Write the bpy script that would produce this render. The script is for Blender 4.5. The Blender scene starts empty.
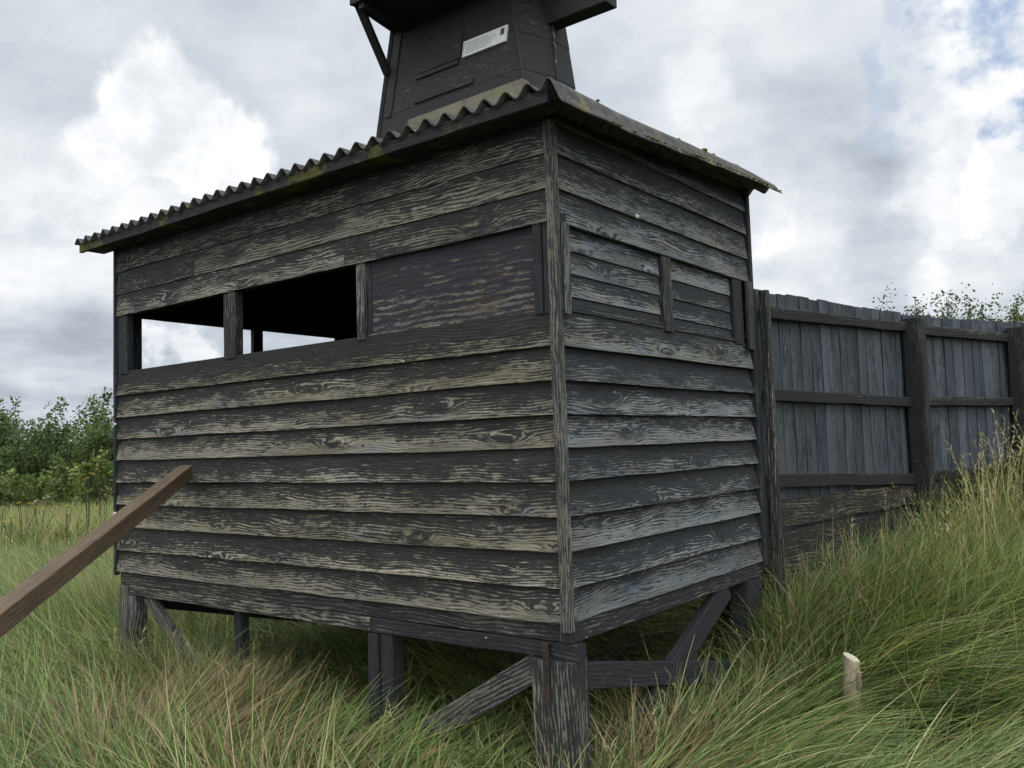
import bpy, math, random
import numpy as np
from mathutils import Vector, Matrix, noise
random.seed(7); rng = np.random.default_rng(11)
scene = bpy.context.scene
COL = scene.collection
R = math.radians

# ------------------------------------------------------------------ tagging
def tag(o, label=None, cat=None, group=None, kind=None):
    if label: o['label'] = label
    if cat: o['category'] = cat
    if group: o['group'] = group
    if kind: o['kind'] = kind
    return o
def empty(name, loc=(0, 0, 0)):
    o = bpy.data.objects.new(name, None); COL.objects.link(o); o.location = loc
    o.empty_display_size = .2
    return o

# ------------------------------------------------------------------ node helpers
class NT:
    def __init__(s, tree): s.t = tree; s.n = tree.nodes; s.l = tree.links
    def node(s, typ, **kw):
        n = s.n.new(typ)
        for k, v in kw.items(): setattr(n, k, v)
        return n
    def put(s, sock, v):
        if isinstance(v, bpy.types.NodeSocket): s.l.new(v, sock)
        elif v is not None:
            if hasattr(sock.default_value, '__len__'):
                n = len(sock.default_value)
                if not hasattr(v, '__len__'): v = (v,) * n
                v = tuple(v)[:n]
                if len(v) < n: v = v + (1.0,) * (n - len(v))
            sock.default_value = v
    def m(s, op, a, b=None, c=None, clamp=False):
        n = s.node('ShaderNodeMath', operation=op, use_clamp=clamp)
        s.put(n.inputs[0], a)
        if b is not None: s.put(n.inputs[1], b)
        if c is not None: s.put(n.inputs[2], c)
        return n.outputs[0]
    def vm(s, op, a, b=None, out=0):
        n = s.node('ShaderNodeVectorMath', operation=op); s.put(n.inputs[0], a)
        if b is not None: s.put(n.inputs[1], b)
        return n.outputs['Value'] if op in ('DOT_PRODUCT', 'LENGTH', 'DISTANCE') else n.outputs[0]
    def mix(s, f, a, b, blend='MIX'):
        n = s.node('ShaderNodeMix', data_type='RGBA', blend_type=blend); n.clamp_factor = True
        s.put(n.inputs[0], f); s.put(n.inputs[6], a); s.put(n.inputs[7], b); return n.outputs[2]
    def noise(s, vec, scale=1, detail=4, rough=.55, dist=0, dim='3D', w=None, col=False):
        n = s.node('ShaderNodeTexNoise', noise_dimensions=dim)
        s.put(n.inputs['Vector'], vec); s.put(n.inputs['Scale'], scale); s.put(n.inputs['Detail'], detail)
        s.put(n.inputs['Roughness'], rough); s.put(n.inputs['Distortion'], dist)
        return n.outputs[1] if col else n.outputs[0]
    def ss(s, v, lo, hi):          # smoothstep
        n = s.node('ShaderNodeMapRange', interpolation_type='SMOOTHSTEP')
        s.put(n.inputs['Value'], v); s.put(n.inputs['From Min'], lo); s.put(n.inputs['From Max'], hi)
        return n.outputs[0]
    def xyz(s, x, y, z=0.0):
        n = s.node('ShaderNodeCombineXYZ'); s.put(n.inputs[0], x); s.put(n.inputs[1], y); s.put(n.inputs[2], z); return n.outputs[0]
    def sep(s, v):
        n = s.node('ShaderNodeSeparateXYZ'); s.put(n.inputs[0], v); return n.outputs

def new_mat(name):
    m = bpy.data.materials.new(name); m.use_nodes = True
    t = NT(m.node_tree); b = m.node_tree.nodes['Principled BSDF']
    return m, t, b

# weathered timber: growth-ring contours, knots, fine checks, the remains of black paint, lichen
def wood(name, wa, wb, paint=(.012, .013, .015), amount=.5, bias=.0, lichen=0.0, moss=0.0, residue=.0,
         res_col=(.16, .18, .20), ring=240, knots=1.0, rough=.8, bump=.5, white=0.0, rust=0.0):
    m, t, b = new_mat(name)
    u, v, _ = t.sep(t.node('ShaderNodeUVMap', uv_map='UVMap').outputs[0])
    vn, rid, _ = t.sep(t.node('ShaderNodeUVMap', uv_map='board').outputs[0])
    seed = t.m('MULTIPLY', rid, 37.0)
    warp = t.noise(t.xyz(t.m('MULTIPLY', u, 1.5), t.m('MULTIPLY', v, 4.5), seed), 1, 2, .5)
    vo = t.node('ShaderNodeTexVoronoi', feature='F1', voronoi_dimensions='2D')
    t.put(vo.inputs['Vector'], t.xyz(t.m('ADD', t.m('MULTIPLY', u, 1.6), seed), t.m('MULTIPLY', v, 7.0))); t.put(vo.inputs['Scale'], 1.0)
    kd = vo.outputs['Distance']; vr = t.sep(vo.outputs['Color'])[0]; kd = t.m('ADD', kd, t.m('MULTIPLY', t.ss(vr, .30, .85), .30))
    near = t.ss(kd, .36, .02)
    F = t.m('MULTIPLY_ADD', v, float(ring), t.m('MULTIPLY', warp, ring * .115))
    F = t.m('ADD', F, t.m('MULTIPLY', near, ring * .05 * knots))         # grain coordinate, bends round the knots
    ringv = t.m('POWER', t.m('MULTIPLY_ADD', t.m('SINE', F), .5, .5), 1.6)
    fine = t.noise(t.xyz(t.m('MULTIPLY', u, 9.0), t.m('MULTIPLY', F, .9), seed), 1, 3, .65)
    hair = t.noise(t.xyz(t.m('MULTIPLY', u, 14.0), t.m('MULTIPLY', v, 380.0), seed), 1, 2, .6)
    fine = t.m('ADD', t.m('MULTIPLY', fine, .62), t.m('MULTIPLY', hair, .38))
    mid = t.noise(t.xyz(t.m('MULTIPLY', u, 6.0), t.m('MULTIPLY', F, .34), t.m('ADD', seed, 3.0)), 1, 5, .7)
    big = t.noise(t.xyz(t.m('MULTIPLY', u, 1.3), t.m('MULTIPLY', v, 7.0), seed), 1, 3, .6)
    f1 = t.m('ADD', t.m('MULTIPLY', ringv, .35), t.m('MULTIPLY', t.ss(fine, .36, .64), .75))
    f1 = t.m('MULTIPLY', f1, t.m('MULTIPLY_ADD', t.ss(mid, .38, .64), .85, .25))
    wm = tuple((a * .72 + b_ * .28) for a, b_ in zip(wa, wb))
    col = t.mix(f1, wm, wb)
    col = t.mix(t.m('MULTIPLY', t.ss(big, .42, .62), .7), col, t.mix(f1, wa, tuple(a * .55 + b_ * .45 for a, b_ in zip(wa, wb))))
    if res_col and residue > 0:
        rm = t.m('MULTIPLY', t.ss(t.noise(t.xyz(t.m('MULTIPLY', u, 3.0), t.m('MULTIPLY', v, 12.0), t.m('ADD', seed, 5.0)), 1, 5, .7), .62 - residue * .25, .74 - residue * .2), t.ss(fine, .28, .6))
        col = t.mix(t.m('MULTIPLY', rm, .8), col, res_col)
    col = t.mix(t.m('MULTIPLY', t.ss(kd, .13, .03), .85 * min(1, knots)), col, tuple(c * .3 for c in wa))
    tone = t.m('MULTIPLY_ADD', t.m('FRACT', t.m('MULTIPLY', rid, 7.7)), .5, .75)
    col = t.vm('MULTIPLY', col, t.xyz(tone, tone, t.m('MULTIPLY', tone, t.m('MULTIPLY_ADD', t.m('FRACT', t.m('MULTIPLY', rid, 29.1)), .16, .88))))
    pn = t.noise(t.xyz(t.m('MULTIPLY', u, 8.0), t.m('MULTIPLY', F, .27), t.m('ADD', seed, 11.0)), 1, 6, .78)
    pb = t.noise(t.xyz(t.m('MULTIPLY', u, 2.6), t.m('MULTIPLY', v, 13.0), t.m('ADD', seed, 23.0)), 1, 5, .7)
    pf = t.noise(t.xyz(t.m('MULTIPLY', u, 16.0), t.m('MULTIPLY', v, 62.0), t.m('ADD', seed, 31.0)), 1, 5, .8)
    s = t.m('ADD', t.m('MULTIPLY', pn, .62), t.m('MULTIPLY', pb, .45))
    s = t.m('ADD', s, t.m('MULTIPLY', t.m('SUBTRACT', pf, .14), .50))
    s = t.m('ADD', s, t.m('MULTIPLY', t.m('SUBTRACT', vn, .5), bias * .75))  # denser paint towards board tops, partly painting in the shade under the laps
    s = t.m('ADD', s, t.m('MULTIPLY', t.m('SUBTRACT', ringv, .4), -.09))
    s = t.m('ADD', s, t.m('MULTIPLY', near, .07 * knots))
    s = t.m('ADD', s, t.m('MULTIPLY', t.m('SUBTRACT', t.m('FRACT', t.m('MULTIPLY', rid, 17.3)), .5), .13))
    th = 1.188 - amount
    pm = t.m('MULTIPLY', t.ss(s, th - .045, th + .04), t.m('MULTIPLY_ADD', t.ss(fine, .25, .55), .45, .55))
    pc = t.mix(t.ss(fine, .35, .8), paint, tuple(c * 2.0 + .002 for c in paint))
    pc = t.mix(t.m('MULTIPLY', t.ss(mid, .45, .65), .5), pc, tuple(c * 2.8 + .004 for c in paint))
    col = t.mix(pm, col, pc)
    if white > 0:
        wn = t.noise(t.xyz(t.m('MULTIPLY', u, 12.0), t.m('MULTIPLY', v, 30.0), seed), 1, 5, .75)
        col = t.mix(t.m('MULTIPLY', t.ss(wn, .70 - white * .2, .74 - white * .2), .8), col, (.42, .43, .43))
    geo = t.node('ShaderNodeNewGeometry').outputs['Position']
    if lichen > 0:
        ln = t.noise(geo, 9.0, 6, .7)
        col = t.mix(t.m('MULTIPLY', t.ss(ln, .66 - lichen * .2, .74 - lichen * .2), .55), col, (.13, .14, .08))
    if moss > 0:
        mn = t.noise(geo, 4.0, 6, .7)
        col = t.mix(t.m('MULTIPLY', t.ss(mn, .62 - moss * .25, .72 - moss * .25), .75), col, (.10, .10, .02))
    if rust > 0:
        mn = t.noise(geo, 3.0, 5, .7)
        col = t.mix(t.m('MULTIPLY', t.ss(mn, .55, .70), rust), col, (.16, .085, .035))
    t.put(b.inputs['Base Color'], col)
    t.put(b.inputs['Roughness'], rough)
    b.inputs['Specular IOR Level'].default_value = .22
    h = t.m('ADD', t.m('MULTIPLY', ringv, .35), t.m('MULTIPLY', fine, .9))
    h = t.m('ADD', h, t.m('MULTIPLY', mid, .9))
    bp = t.node('ShaderNodeBump'); t.put(bp.inputs['Height'], h)
    bp.inputs['Distance'].default_value = .004; bp.inputs['Strength'].default_value = bump
    t.l.new(bp.outputs[0], b.inputs['Normal'])
    return m

M = {}
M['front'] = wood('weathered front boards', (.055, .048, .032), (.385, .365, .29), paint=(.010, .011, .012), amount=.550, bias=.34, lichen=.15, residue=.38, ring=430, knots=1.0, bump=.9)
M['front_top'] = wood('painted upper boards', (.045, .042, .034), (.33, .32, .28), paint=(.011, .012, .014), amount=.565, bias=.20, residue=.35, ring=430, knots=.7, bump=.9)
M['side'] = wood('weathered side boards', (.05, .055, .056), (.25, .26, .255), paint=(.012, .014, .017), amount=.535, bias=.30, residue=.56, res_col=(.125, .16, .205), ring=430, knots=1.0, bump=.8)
M['dark'] = wood('dark frame timber', (.04, .04, .04), (.15, .152, .148), paint=(.012, .013, .016), amount=.60, bias=0, residue=.3, ring=320, knots=.3, bump=.7, white=.12)
M['post'] = wood('grey post timber', (.055, .055, .05), (.22, .215, .19), paint=(.012, .013, .015), amount=.50, bias=0, residue=.35, ring=336, knots=.3, bump=.9)
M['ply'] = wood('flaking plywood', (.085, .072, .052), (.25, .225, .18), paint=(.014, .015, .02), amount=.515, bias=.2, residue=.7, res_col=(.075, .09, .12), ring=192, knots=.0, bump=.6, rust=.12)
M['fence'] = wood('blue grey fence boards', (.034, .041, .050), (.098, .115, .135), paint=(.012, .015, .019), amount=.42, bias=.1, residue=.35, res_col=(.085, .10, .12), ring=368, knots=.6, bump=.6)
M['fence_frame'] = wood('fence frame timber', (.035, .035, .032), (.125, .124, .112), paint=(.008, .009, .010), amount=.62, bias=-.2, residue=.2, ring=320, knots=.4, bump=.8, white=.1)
M['fence_plank'] = wood('old gravel boards', (.045, .04, .03), (.15, .135, .10), paint=(.010, .010, .010), amount=.53, bias=0, residue=.1, ring=272, knots=.6, bump=.9, lichen=.2)
M['prop'] = wood('brown prop timber', (.09, .066, .043), (.21, .157, .108), paint=(.055, .042, .03), amount=.42, bias=0, ring=416, knots=.3, bump=.35, rough=.75)
M['tower'] = wood('tarred tower boarding', (.040, .039, .037), (.12, .118, .11), paint=(.015, .016, .018), amount=.64, bias=0, residue=.25, res_col=(.085, .09, .095), ring=256, knots=.3, bump=.7, white=.10)
M['tower_edge'] = wood('flaking white edge', (.035, .035, .035), (.10, .10, .10), paint=(.015, .015, .017), amount=.55, bias=0, ring=256, knots=0, bump=.7, white=.62)
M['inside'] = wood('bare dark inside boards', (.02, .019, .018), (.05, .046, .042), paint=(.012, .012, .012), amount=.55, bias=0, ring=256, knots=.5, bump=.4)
M['batten'] = wood('flaking corner batten', (.05, .05, .048), (.19, .19, .175), paint=(.015, .017, .02), amount=.52, bias=0, residue=.4, res_col=(.13, .155, .18), ring=416, knots=.2, bump=.9, white=.2)
M['fascia'] = wood('mossy fascia', (.035, .035, .03), (.085, .085, .07), paint=(.014, .016, .018), amount=.60, bias=0, ring=288, knots=.3, bump=.7, moss=.42)

def simple(name, c1, c2, scale=8, rough=.85, detail=6, bump=.3, dist=.01, c3=None, s3=2.5, t3=.55, metal=0):
    m, t, b = new_mat(name)
    g = t.node('ShaderNodeTexCoord').outputs['Object']
    n = t.noise(g, scale, detail, .65)
    col = t.mix(t.ss(n, .3, .7), c1, c2)
    if c3:
        col = t.mix(t.ss(t.noise(g, s3, 6, .7), t3, t3 + .08), col, c3)
    t.put(b.inputs['Base Color'], col); b.inputs['Roughness'].default_value = rough; b.inputs['Metallic'].default_value = metal
    b.inputs['Specular IOR Level'].default_value = .3
    bp = t.node('ShaderNodeBump'); t.put(bp.inputs['Height'], n); bp.inputs['Distance'].default_value = dist; bp.inputs['Strength'].default_value = bump
    t.l.new(bp.outputs[0], b.inputs['Normal'])
    return m
M['sheet'] = simple('weathered cement sheet', (.032, .034, .036), (.085, .086, .082), 22, .9, c3=(.13, .125, .045), s3=7, t3=.57)
M['pale_strip'] = simple('pale cement strip', (.11, .105, .08), (.18, .17, .13), 14, .9, c3=(.15, .15, .10), s3=6, t3=.55)
M['soil'] = simple('grass litter and soil', (.018, .020, .009), (.05, .045, .022), 6, 1.0, 8, .8, .05, c3=(.03, .045, .014), s3=1.2, t3=.45)
M['iron'] = simple('rusty iron strap', (.02, .02, .02), (.055, .045, .036), 30, .75, c3=(.10, .05, .025), s3=16, t3=.6, metal=.3)
M['sign'] = simple('white sign plate', (.52, .54, .56), (.60, .62, .63), 10, .5, bump=.05)
M['ink'] = simple('faded sign print', (.16, .17, .18), (.24, .25, .26), 60, .6, bump=.0)
M['ink_dark'] = simple('dark sign print', (.03, .03, .035), (.07, .07, .08), 60, .6, bump=.0)
M['bark'] = simple('shrub bark', (.03, .026, .02), (.075, .065, .05), 20, .95)
M['stake'] = simple('split pale stake', (.21, .175, .115), (.36, .31, .22), 16, .8, 8, .5, .004, c3=(.20, .16, .10), s3=9, t3=.58)
M['stake_top'] = simple('sawn stake end', (.40, .36, .27), (.52, .48, .38), 30, .8)
M['petal'] = simple('yellow petals', (.62, .42, .02), (.75, .55, .04), 30, .7)
M['white_petal'] = simple('white flower heads', (.55, .55, .48), (.68, .68, .6), 30, .7)

def leafmat(name, transl=.35, rough=.6, spec=.25):
    m, t, b = new_mat(name)
    a = t.node('ShaderNodeAttribute', attribute_name='tint').outputs['Color']
    t.put(b.inputs['Base Color'], a); b.inputs['Roughness'].default_value = rough
    b.inputs['Specular IOR Level'].default_value = spec
    tr = t.node('ShaderNodeBsdfTranslucent'); t.put(tr.inputs[0], t.mix(1.0, a, (1.25, 1.3, .8), 'MULTIPLY'))
    mx = t.node('ShaderNodeMixShader'); mx.inputs[0].default_value = transl
    out = m.node_tree.nodes['Material Output']
    t.l.new(b.outputs[0], mx.inputs[1]); t.l.new(tr.outputs[0], mx.inputs[2]); t.l.new(mx.outputs[0], out.inputs[0])
    return m
M['grass'] = leafmat('grass blades', .35, .55, .3)
M['leaf'] = leafmat('shrub leaves', .3, .6, .25)

# ------------------------------------------------------------------ mesh builder
class MB:
    def __init__(s): s.v = []; s.f = []; s.uv = []; s.b = []; s.mi = []
    def face(s, idx, uv, bn, mi=0): s.f.append(idx); s.uv += uv; s.b += bn; s.mi.append(mi)
    def sweep(s, O, U, V, N, L, sec, nseg=1, jit=None, rid=None, mi=0, taper=None, ang=None, uvoff=None):
        """section points (v,n) swept along U over length L"""
        O, U, V, N = Vector(O), Vector(U).normalized(), Vector(V).normalized(), Vector(N).normalized()
        rid = random.random() if rid is None else rid
        uo, vo = (random.uniform(0, 40), random.uniform(0, 40)) if uvoff is None else uvoff
        base = len(s.v); k = len(sec)
        vmin = min(p[0] for p in sec); vmax = max(p[0] for p in sec)
        per = [0]
        for i in range(k):
            a, b_ = sec[i], sec[(i + 1) % k]; per.append(per[-1] + math.hypot(a[0] - b_[0], a[1] - b_[1]))
        for i in range(nseg + 1):
            x = L * i / nseg; sc = 1 if taper is None else 1 + (taper - 1) * i / nseg
            for j, (pv, pn) in enumerate(sec):
                dv = dn = 0
                if jit: dv, dn = jit(x, j, pv, pn)
                s.v.append(O + U * x + V * (pv * sc + dv) + N * (pn * sc + dn))
        bn = lambda p: ((p[0] - vmin) / max(1e-6, vmax - vmin), rid)
        for i in range(nseg):
            for j in range(k):
                j2 = (j + 1) % k
                a = base + i * k + j; b_ = base + i * k + j2; c = b_ + k; d = a + k
                u0, u1 = uo + L * i / nseg, uo + L * (i + 1) / nseg
                s.face((a, d, c, b_), [(u0, vo + per[j]), (u1, vo + per[j]), (u1, vo + per[j + 1]), (u0, vo + per[j + 1])],
                       [bn(sec[j]), bn(sec[j]), bn(sec[j2]), bn(sec[j2])], mi)
        for i, rev in ((0, False), (nseg, True)):
            idx = [base + i * k + j for j in range(k)]; pts = list(sec)
            if rev: idx = idx[::-1]; pts = pts[::-1]
            s.face(tuple(idx), [(uo + p[1] * .2, vo + p[0]) for p in pts], [bn(p) for p in pts], mi)
    def box(s, a, b, c=.003, axis=None, nseg=None, **kw):
        """timber with eased edges from corner a to corner b, grain along the longest axis"""
        a, b = Vector(a), Vector(b); d = b - a
        ax = max(range(3), key=lambda i: abs(d[i])) if axis is None else axis
        e = [Vector((1, 0, 0)), Vector((0, 1, 0)), Vector((0, 0, 1))]
        o1, o2 = [(1, 2), (2, 0), (0, 1)][ax]
        w, h = d[o1], d[o2]; c = min(c, w * .3, h * .3)
        sec = [(c, 0), (w - c, 0), (w, c), (w, h - c), (w - c, h), (c, h), (0, h - c), (0, c)]
        s.sweep(a, e[ax], e[o1], e[o2], d[ax], sec, nseg or 1, **kw)
    def beam(s, p, q, w, h, up=(0, 0, 1), c=.004, nseg=4, wob=.003, **kw):
        p, q = Vector(p), Vector(q); U = (q - p).normalized(); N = U.cross(Vector(up)).normalized(); V = N.cross(U)
        sec = [(-h / 2 + c, -w / 2), (h / 2 - c, -w / 2), (h / 2, -w / 2 + c), (h / 2, w / 2 - c), (h / 2 - c, w / 2), (-h / 2 + c, w / 2), (-h / 2, w / 2 - c), (-h / 2, -w / 2 + c)]
        ph = random.uniform(0, 50)
        jit = lambda x, j, pv, pn: (wob * noise.noise(Vector((x * 2 + ph, 0, 0))), wob * noise.noise(Vector((x * 2 + ph, 9, 0))))
        s.sweep(p, U, V, N, (q - p).length, sec, nseg, jit, **kw)
    def tube(s, pts, rad, k=8, mi=0):
        rid = random.random(); uo = random.uniform(0, 30); base = len(s.v); L = 0
        up = Vector((.3, .2, 1)).normalized()
        for i, p in enumerate(pts):
            p = Vector(p); d = (Vector(pts[min(i + 1, len(pts) - 1)]) - Vector(pts[max(i - 1, 0)])).normalized()
            a = d.cross(up)
            if a.length < .05: a = d.cross(Vector((1, 0, 0)))
            a.normalize(); b_ = d.cross(a)
            for j in range(k):
                t = 2 * math.pi * j / k
                s.v.append(p + (a * math.cos(t) + b_ * math.sin(t)) * rad[i])
        for i in range(len(pts) - 1):
            for j in range(k):
                j2 = (j + 1) % k; A = base + i * k + j; B = base + i * k + j2
                s.face((A, B, B + k, A + k), [(uo + i * .1, j * .03), (uo + i * .1, j * .03 + .03), (uo + i * .1 + .1, j * .03 + .03), (uo + i * .1 + .1, j * .03)], [(.5, rid)] * 4, mi)
        for i in (0, len(pts) - 1):
            s.face(tuple(base + i * k + j for j in range(k)), [(0, 0)] * k, [(.5, rid)] * k, mi)
    def build(s, name, mats, parent=None, smooth=False, label=None):
        me = bpy.data.meshes.new(name); me.from_pydata([tuple(v) for v in s.v], [], s.f)
        for nm, dat in (('UVMap', s.uv), ('board', s.b)):
            l = me.uv_layers.new(name=nm); l.data.foreach_set('uv', np.array(dat, dtype=np.float32).ravel())
        mats = mats if isinstance(mats, (list, tuple)) else [mats]
        for m in mats: me.materials.append(m)
        me.polygons.foreach_set('material_index', s.mi)
        if smooth: me.polygons.foreach_set('use_smooth', [True] * len(s.f))
        import bmesh
        bm = bmesh.new(); bm.from_mesh(me); bmesh.ops.recalc_face_normals(bm, faces=bm.faces); bm.to_mesh(me); bm.free()
        me.update()
        o = bpy.data.objects.new(name, me); COL.objects.link(o)
        if parent is not None: o.parent = parent
        if label: o['label'] = label
        return o

# parts are built in world coordinates; their thing's Empty stands elsewhere: shift them back
def child(mb, name, mat, parent, label=None, smooth=False, top=None):
    top = top or parent
    off = Vector((0, 0, 0)); p = top
    while p is not None: off += p.location; p = p.parent
    mb.v = [Vector(v) - off for v in mb.v]
    return mb.build(name, mat, parent, smooth, label)

# ------------------------------------------------------------------ camera (solved from the boards of the shed)
F, YAW, PIT, ROL = 874.5385, 0.6533, 0.0696, -0.0326
CAM = Vector((2.1339, -3.1298, 0.769))
fw = Vector((-math.sin(YAW) * math.cos(PIT), math.cos(YAW) * math.cos(PIT), math.sin(PIT)))
rt = Vector((math.cos(YAW), math.sin(YAW), 0)); up = rt.cross(fw)
r2 = rt * math.cos(ROL) + up * math.sin(ROL); u2 = -rt * math.sin(ROL) + up * math.cos(ROL)
cd = bpy.data.cameras.new('camera'); cam = bpy.data.objects.new('camera', cd); COL.objects.link(cam)
mw = Matrix((r2, u2, -fw)).transposed().to_4x4(); mw.translation = CAM; cam.matrix_world = mw
cd.sensor_width = 36; cd.lens = F / 1024 * 36; cd.clip_start = .05; cd.clip_end = 2000
scene.camera = cam

# ------------------------------------------------------------------ ground
def sst(x, a, b):
    t = np.clip((np.asarray(x, dtype=float) - a) / (b - a), 0, 1); return t * t * (3 - 2 * t)
_k = rng.uniform(-1, 1, (14, 2)); _p = rng.uniform(0, 6.28, 14)
def lump(x, y, s):
    r = 0
    for i in range(14):
        a = _k[i] / np.linalg.norm(_k[i]) * s * (.5 + i * .12); r = r + np.sin(x * a[0] + y * a[1] + _p[i])
    return r / 14
def gz(x, y):
    x = np.asarray(x, dtype=float); y = np.asarray(y, dtype=float)
    bank = sst(y, 1.35, 2.75) * .42 + sst(y, 3.2, 5.6) * .38
    bank = bank * np.maximum(sst(x, -.9, .15), sst(x, -4.0, -3.2) * sst(y, 2.1, 2.7)) * (1 - sst(np.hypot(x, y), 12, 30))
    far = sst(np.hypot(x + 2, y), 14, 40) * .15
    return -.76 + bank + far + lump(x, y, 1.1) * .10 + lump(x, y, 3.2) * .03
def axis_pts():
    a = np.concatenate([-np.geomspace(900, 14, 26), np.linspace(-13.5, 13.5, 109), np.geomspace(14, 900, 26)]); return a
ax = axis_pts(); nx = len(ax)
X, Y = np.meshgrid(ax - 1, ax + 3, indexing='ij'); Z = gz(X, Y)
me = bpy.data.meshes.new('ground')
me.from_pydata(np.stack([X.ravel(), Y.ravel(), Z.ravel()], 1).tolist(), [], [(i * nx + j, (i + 1) * nx + j, (i + 1) * nx + j + 1, i * nx + j + 1) for i in range(nx - 1) for j in range(nx - 1)])
me.materials.append(M['soil']); me.polygons.foreach_set('use_smooth', [True] * len(me.polygons))
g = bpy.data.objects.new('ground', me); COL.objects.link(g); tag(g, kind='structure')

# ------------------------------------------------------------------ the hide (timber shed on legs)
LX, LY = 3.73, 2.21
hide = empty('bird_hide', (-LX / 2, LY / 2, -.72))
tag(hide, 'dark weatherboarded timber hide standing on short legs in the long grass', 'shed')

roof_z = lambda y: float(np.interp(y, [-.2, .3, .9, 1.4, 1.9, 2.45], [2.258, 2.264, 2.294, 2.326, 2.348, 2.352]))
def boards(mb, O, U, N, length, levels, rows_skip=(), tilt=.02, seg=.12, mi=lambda k: 0, wav=.004, joints=None, clip=None):
    """lapped boards; levels = [(bottom, top)], lower edge kicked out by tilt; O lies in the plane of the lower outer edges"""
    U = Vector(U); N = Vector(N)
    for k, (zb, zt) in enumerate(levels):
        h = zt - zb; th = .02
        cuts = [0, length] if not joints or k not in joints else [0] + joints[k] + [length]
        for a, b_ in zip(cuts, cuts[1:]):
            ph = random.uniform(0, 99); n = max(2, int((b_ - a) / seg))
            sec = [(0, 0), (h, -tilt), (h, -tilt - th), (0, -th)]
            sag = random.uniform(-.002, .002)
            def jit(x, j, pv, pn, ph=ph):
                w = noise.noise(Vector((x * 1.3 + ph, 0, 0))) * wav + noise.noise(Vector((x * 7 + ph, 3, 0))) * wav * .45
                o = noise.noise(Vector((x * 1.1 + ph, 7, 0))) * wav * 1.1
                if pv > 0 and clip: return (min(0, clip(a + x) - zb - pv), o * .2)
                return (w + sag if pv == 0 else 0, o if pv == 0 else o * .2)
            mb.sweep(Vector(O) + U * (a + .0015) + Vector((0, 0, zb)), U, (0, 0, 1), N, b_ - a - .003, sec, n, jit, mi=mi(k))

low = [0.0, .1477, .2993, .451, .6036, .7518, .897, 1.0463]
lowF = [(z, z + .150 + .030) for z in low]
upF = [(1.7508, 1.9018 + .03), (1.9018, 2.0583 + .03), (2.0583, 2.235)]
# front wall (towards -Y)
mb = MB()
boards(mb, (-LX + .015, 0, 0), (1, 0, 0), (0, -1, 0), LX - .055, lowF[:8], tilt=.030, wav=.006)
boards(mb, (-LX + .015, 0, 0), (1, 0, 0), (0, -1, 0), LX - .055, [(1.2, 1.362)], tilt=.020)
boards(mb, (-LX + .015, 0, 0), (1, 0, 0), (0, -1, 0), LX - .055, upF, tilt=.012, mi=lambda k: 1, joints={1: [.95], 0: [2.35]})
def nail(mb, p, n, mi):
    p, n = Vector(p), Vector(n); mb.tube([p, p + n * .0035], [.0042, .0036], 7, mi)
for xn in (-3.64, -2.41, -1.25, -.10):
    for z in [q + .035 for q in low] + [1.235]:
        for dz in (0, .0): nail(mb, (xn + random.uniform(-.02, .02), .0095 * (z % .15) / .15 - .001, z + random.uniform(-.008, .012)), (0, -1, 0), 2)
    for z in (1.79, 1.94, 2.10): nail(mb, (xn + random.uniform(-.02, .02), .001, z), (0, -1, 0), 2)
front = child(mb, 'front_wall', [M['front'], M['front_top'], M['iron']], hide, 'front wall of brown weathered boards with flaking black paint')
# side wall (towards +X)
mb = MB()
lowS = [(z, z + .178) for z in low]
boards(mb, (0, .035, 0), (0, 1, 0), (1, 0, 0), LY - .075, lowS, tilt=.045, wav=.008)
boards(mb, (0, .035, 0), (0, 1, 0), (1, 0, 0), LY - .075, [(1.2, 1.365)], tilt=.024, wav=.004)
boards(mb, (0, .035, 0), (0, 1, 0), (1, 0, 0), LY - .075, [(1.7508, 1.935), (1.9018, 2.09), (2.0583, 2.235), (2.205, 2.40)], tilt=.022, wav=.004, clip=lambda x: roof_z(x + .035) - .005)
for yn in (.09, 1.06, 2.10):
    for z in [q + .035 for q in low] + [1.235, 1.79, 1.94, 2.10]:
        nail(mb, (-.0085 if z < 1.2 else -.003, yn + random.uniform(-.015, .015), z + random.uniform(-.008, .01)), (1, 0, 0), 1)
side = child(mb, 'side_wall', [M['side'], M['iron']], hide, 'side wall of blue grey weathered boards')
# end wall (towards -X), window open
mb = MB()
boards(mb, (-LX, LY - .02, 0), (0, -1, 0), (-1, 0, 0), LY - .035, lowS + [(1.2, 1.362)], tilt=.022)
boards(mb, (-LX, LY - .02, 0), (0, -1, 0), (-1, 0, 0), LY - .035, [(1.7508, 1.935), (1.9018, 2.09), (2.0583, 2.235), (2.20, 2.40)], tilt=.022, clip=lambda x: roof_z(LY - .02 - x) - .005)
child(mb, 'end_wall', M['side'], hide)
# back wall (towards +Y), solid
mb = MB()
boards(mb, (-.02, LY, 0), (-1, 0, 0), (0, 1, 0), LX - .04, [(z, z + .18) for z in np.arange(0, 2.2, .15)] + [(2.2, 2.30)], tilt=.022, seg=.4)
child(mb, 'back_wall', M['side'], hide)
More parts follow.
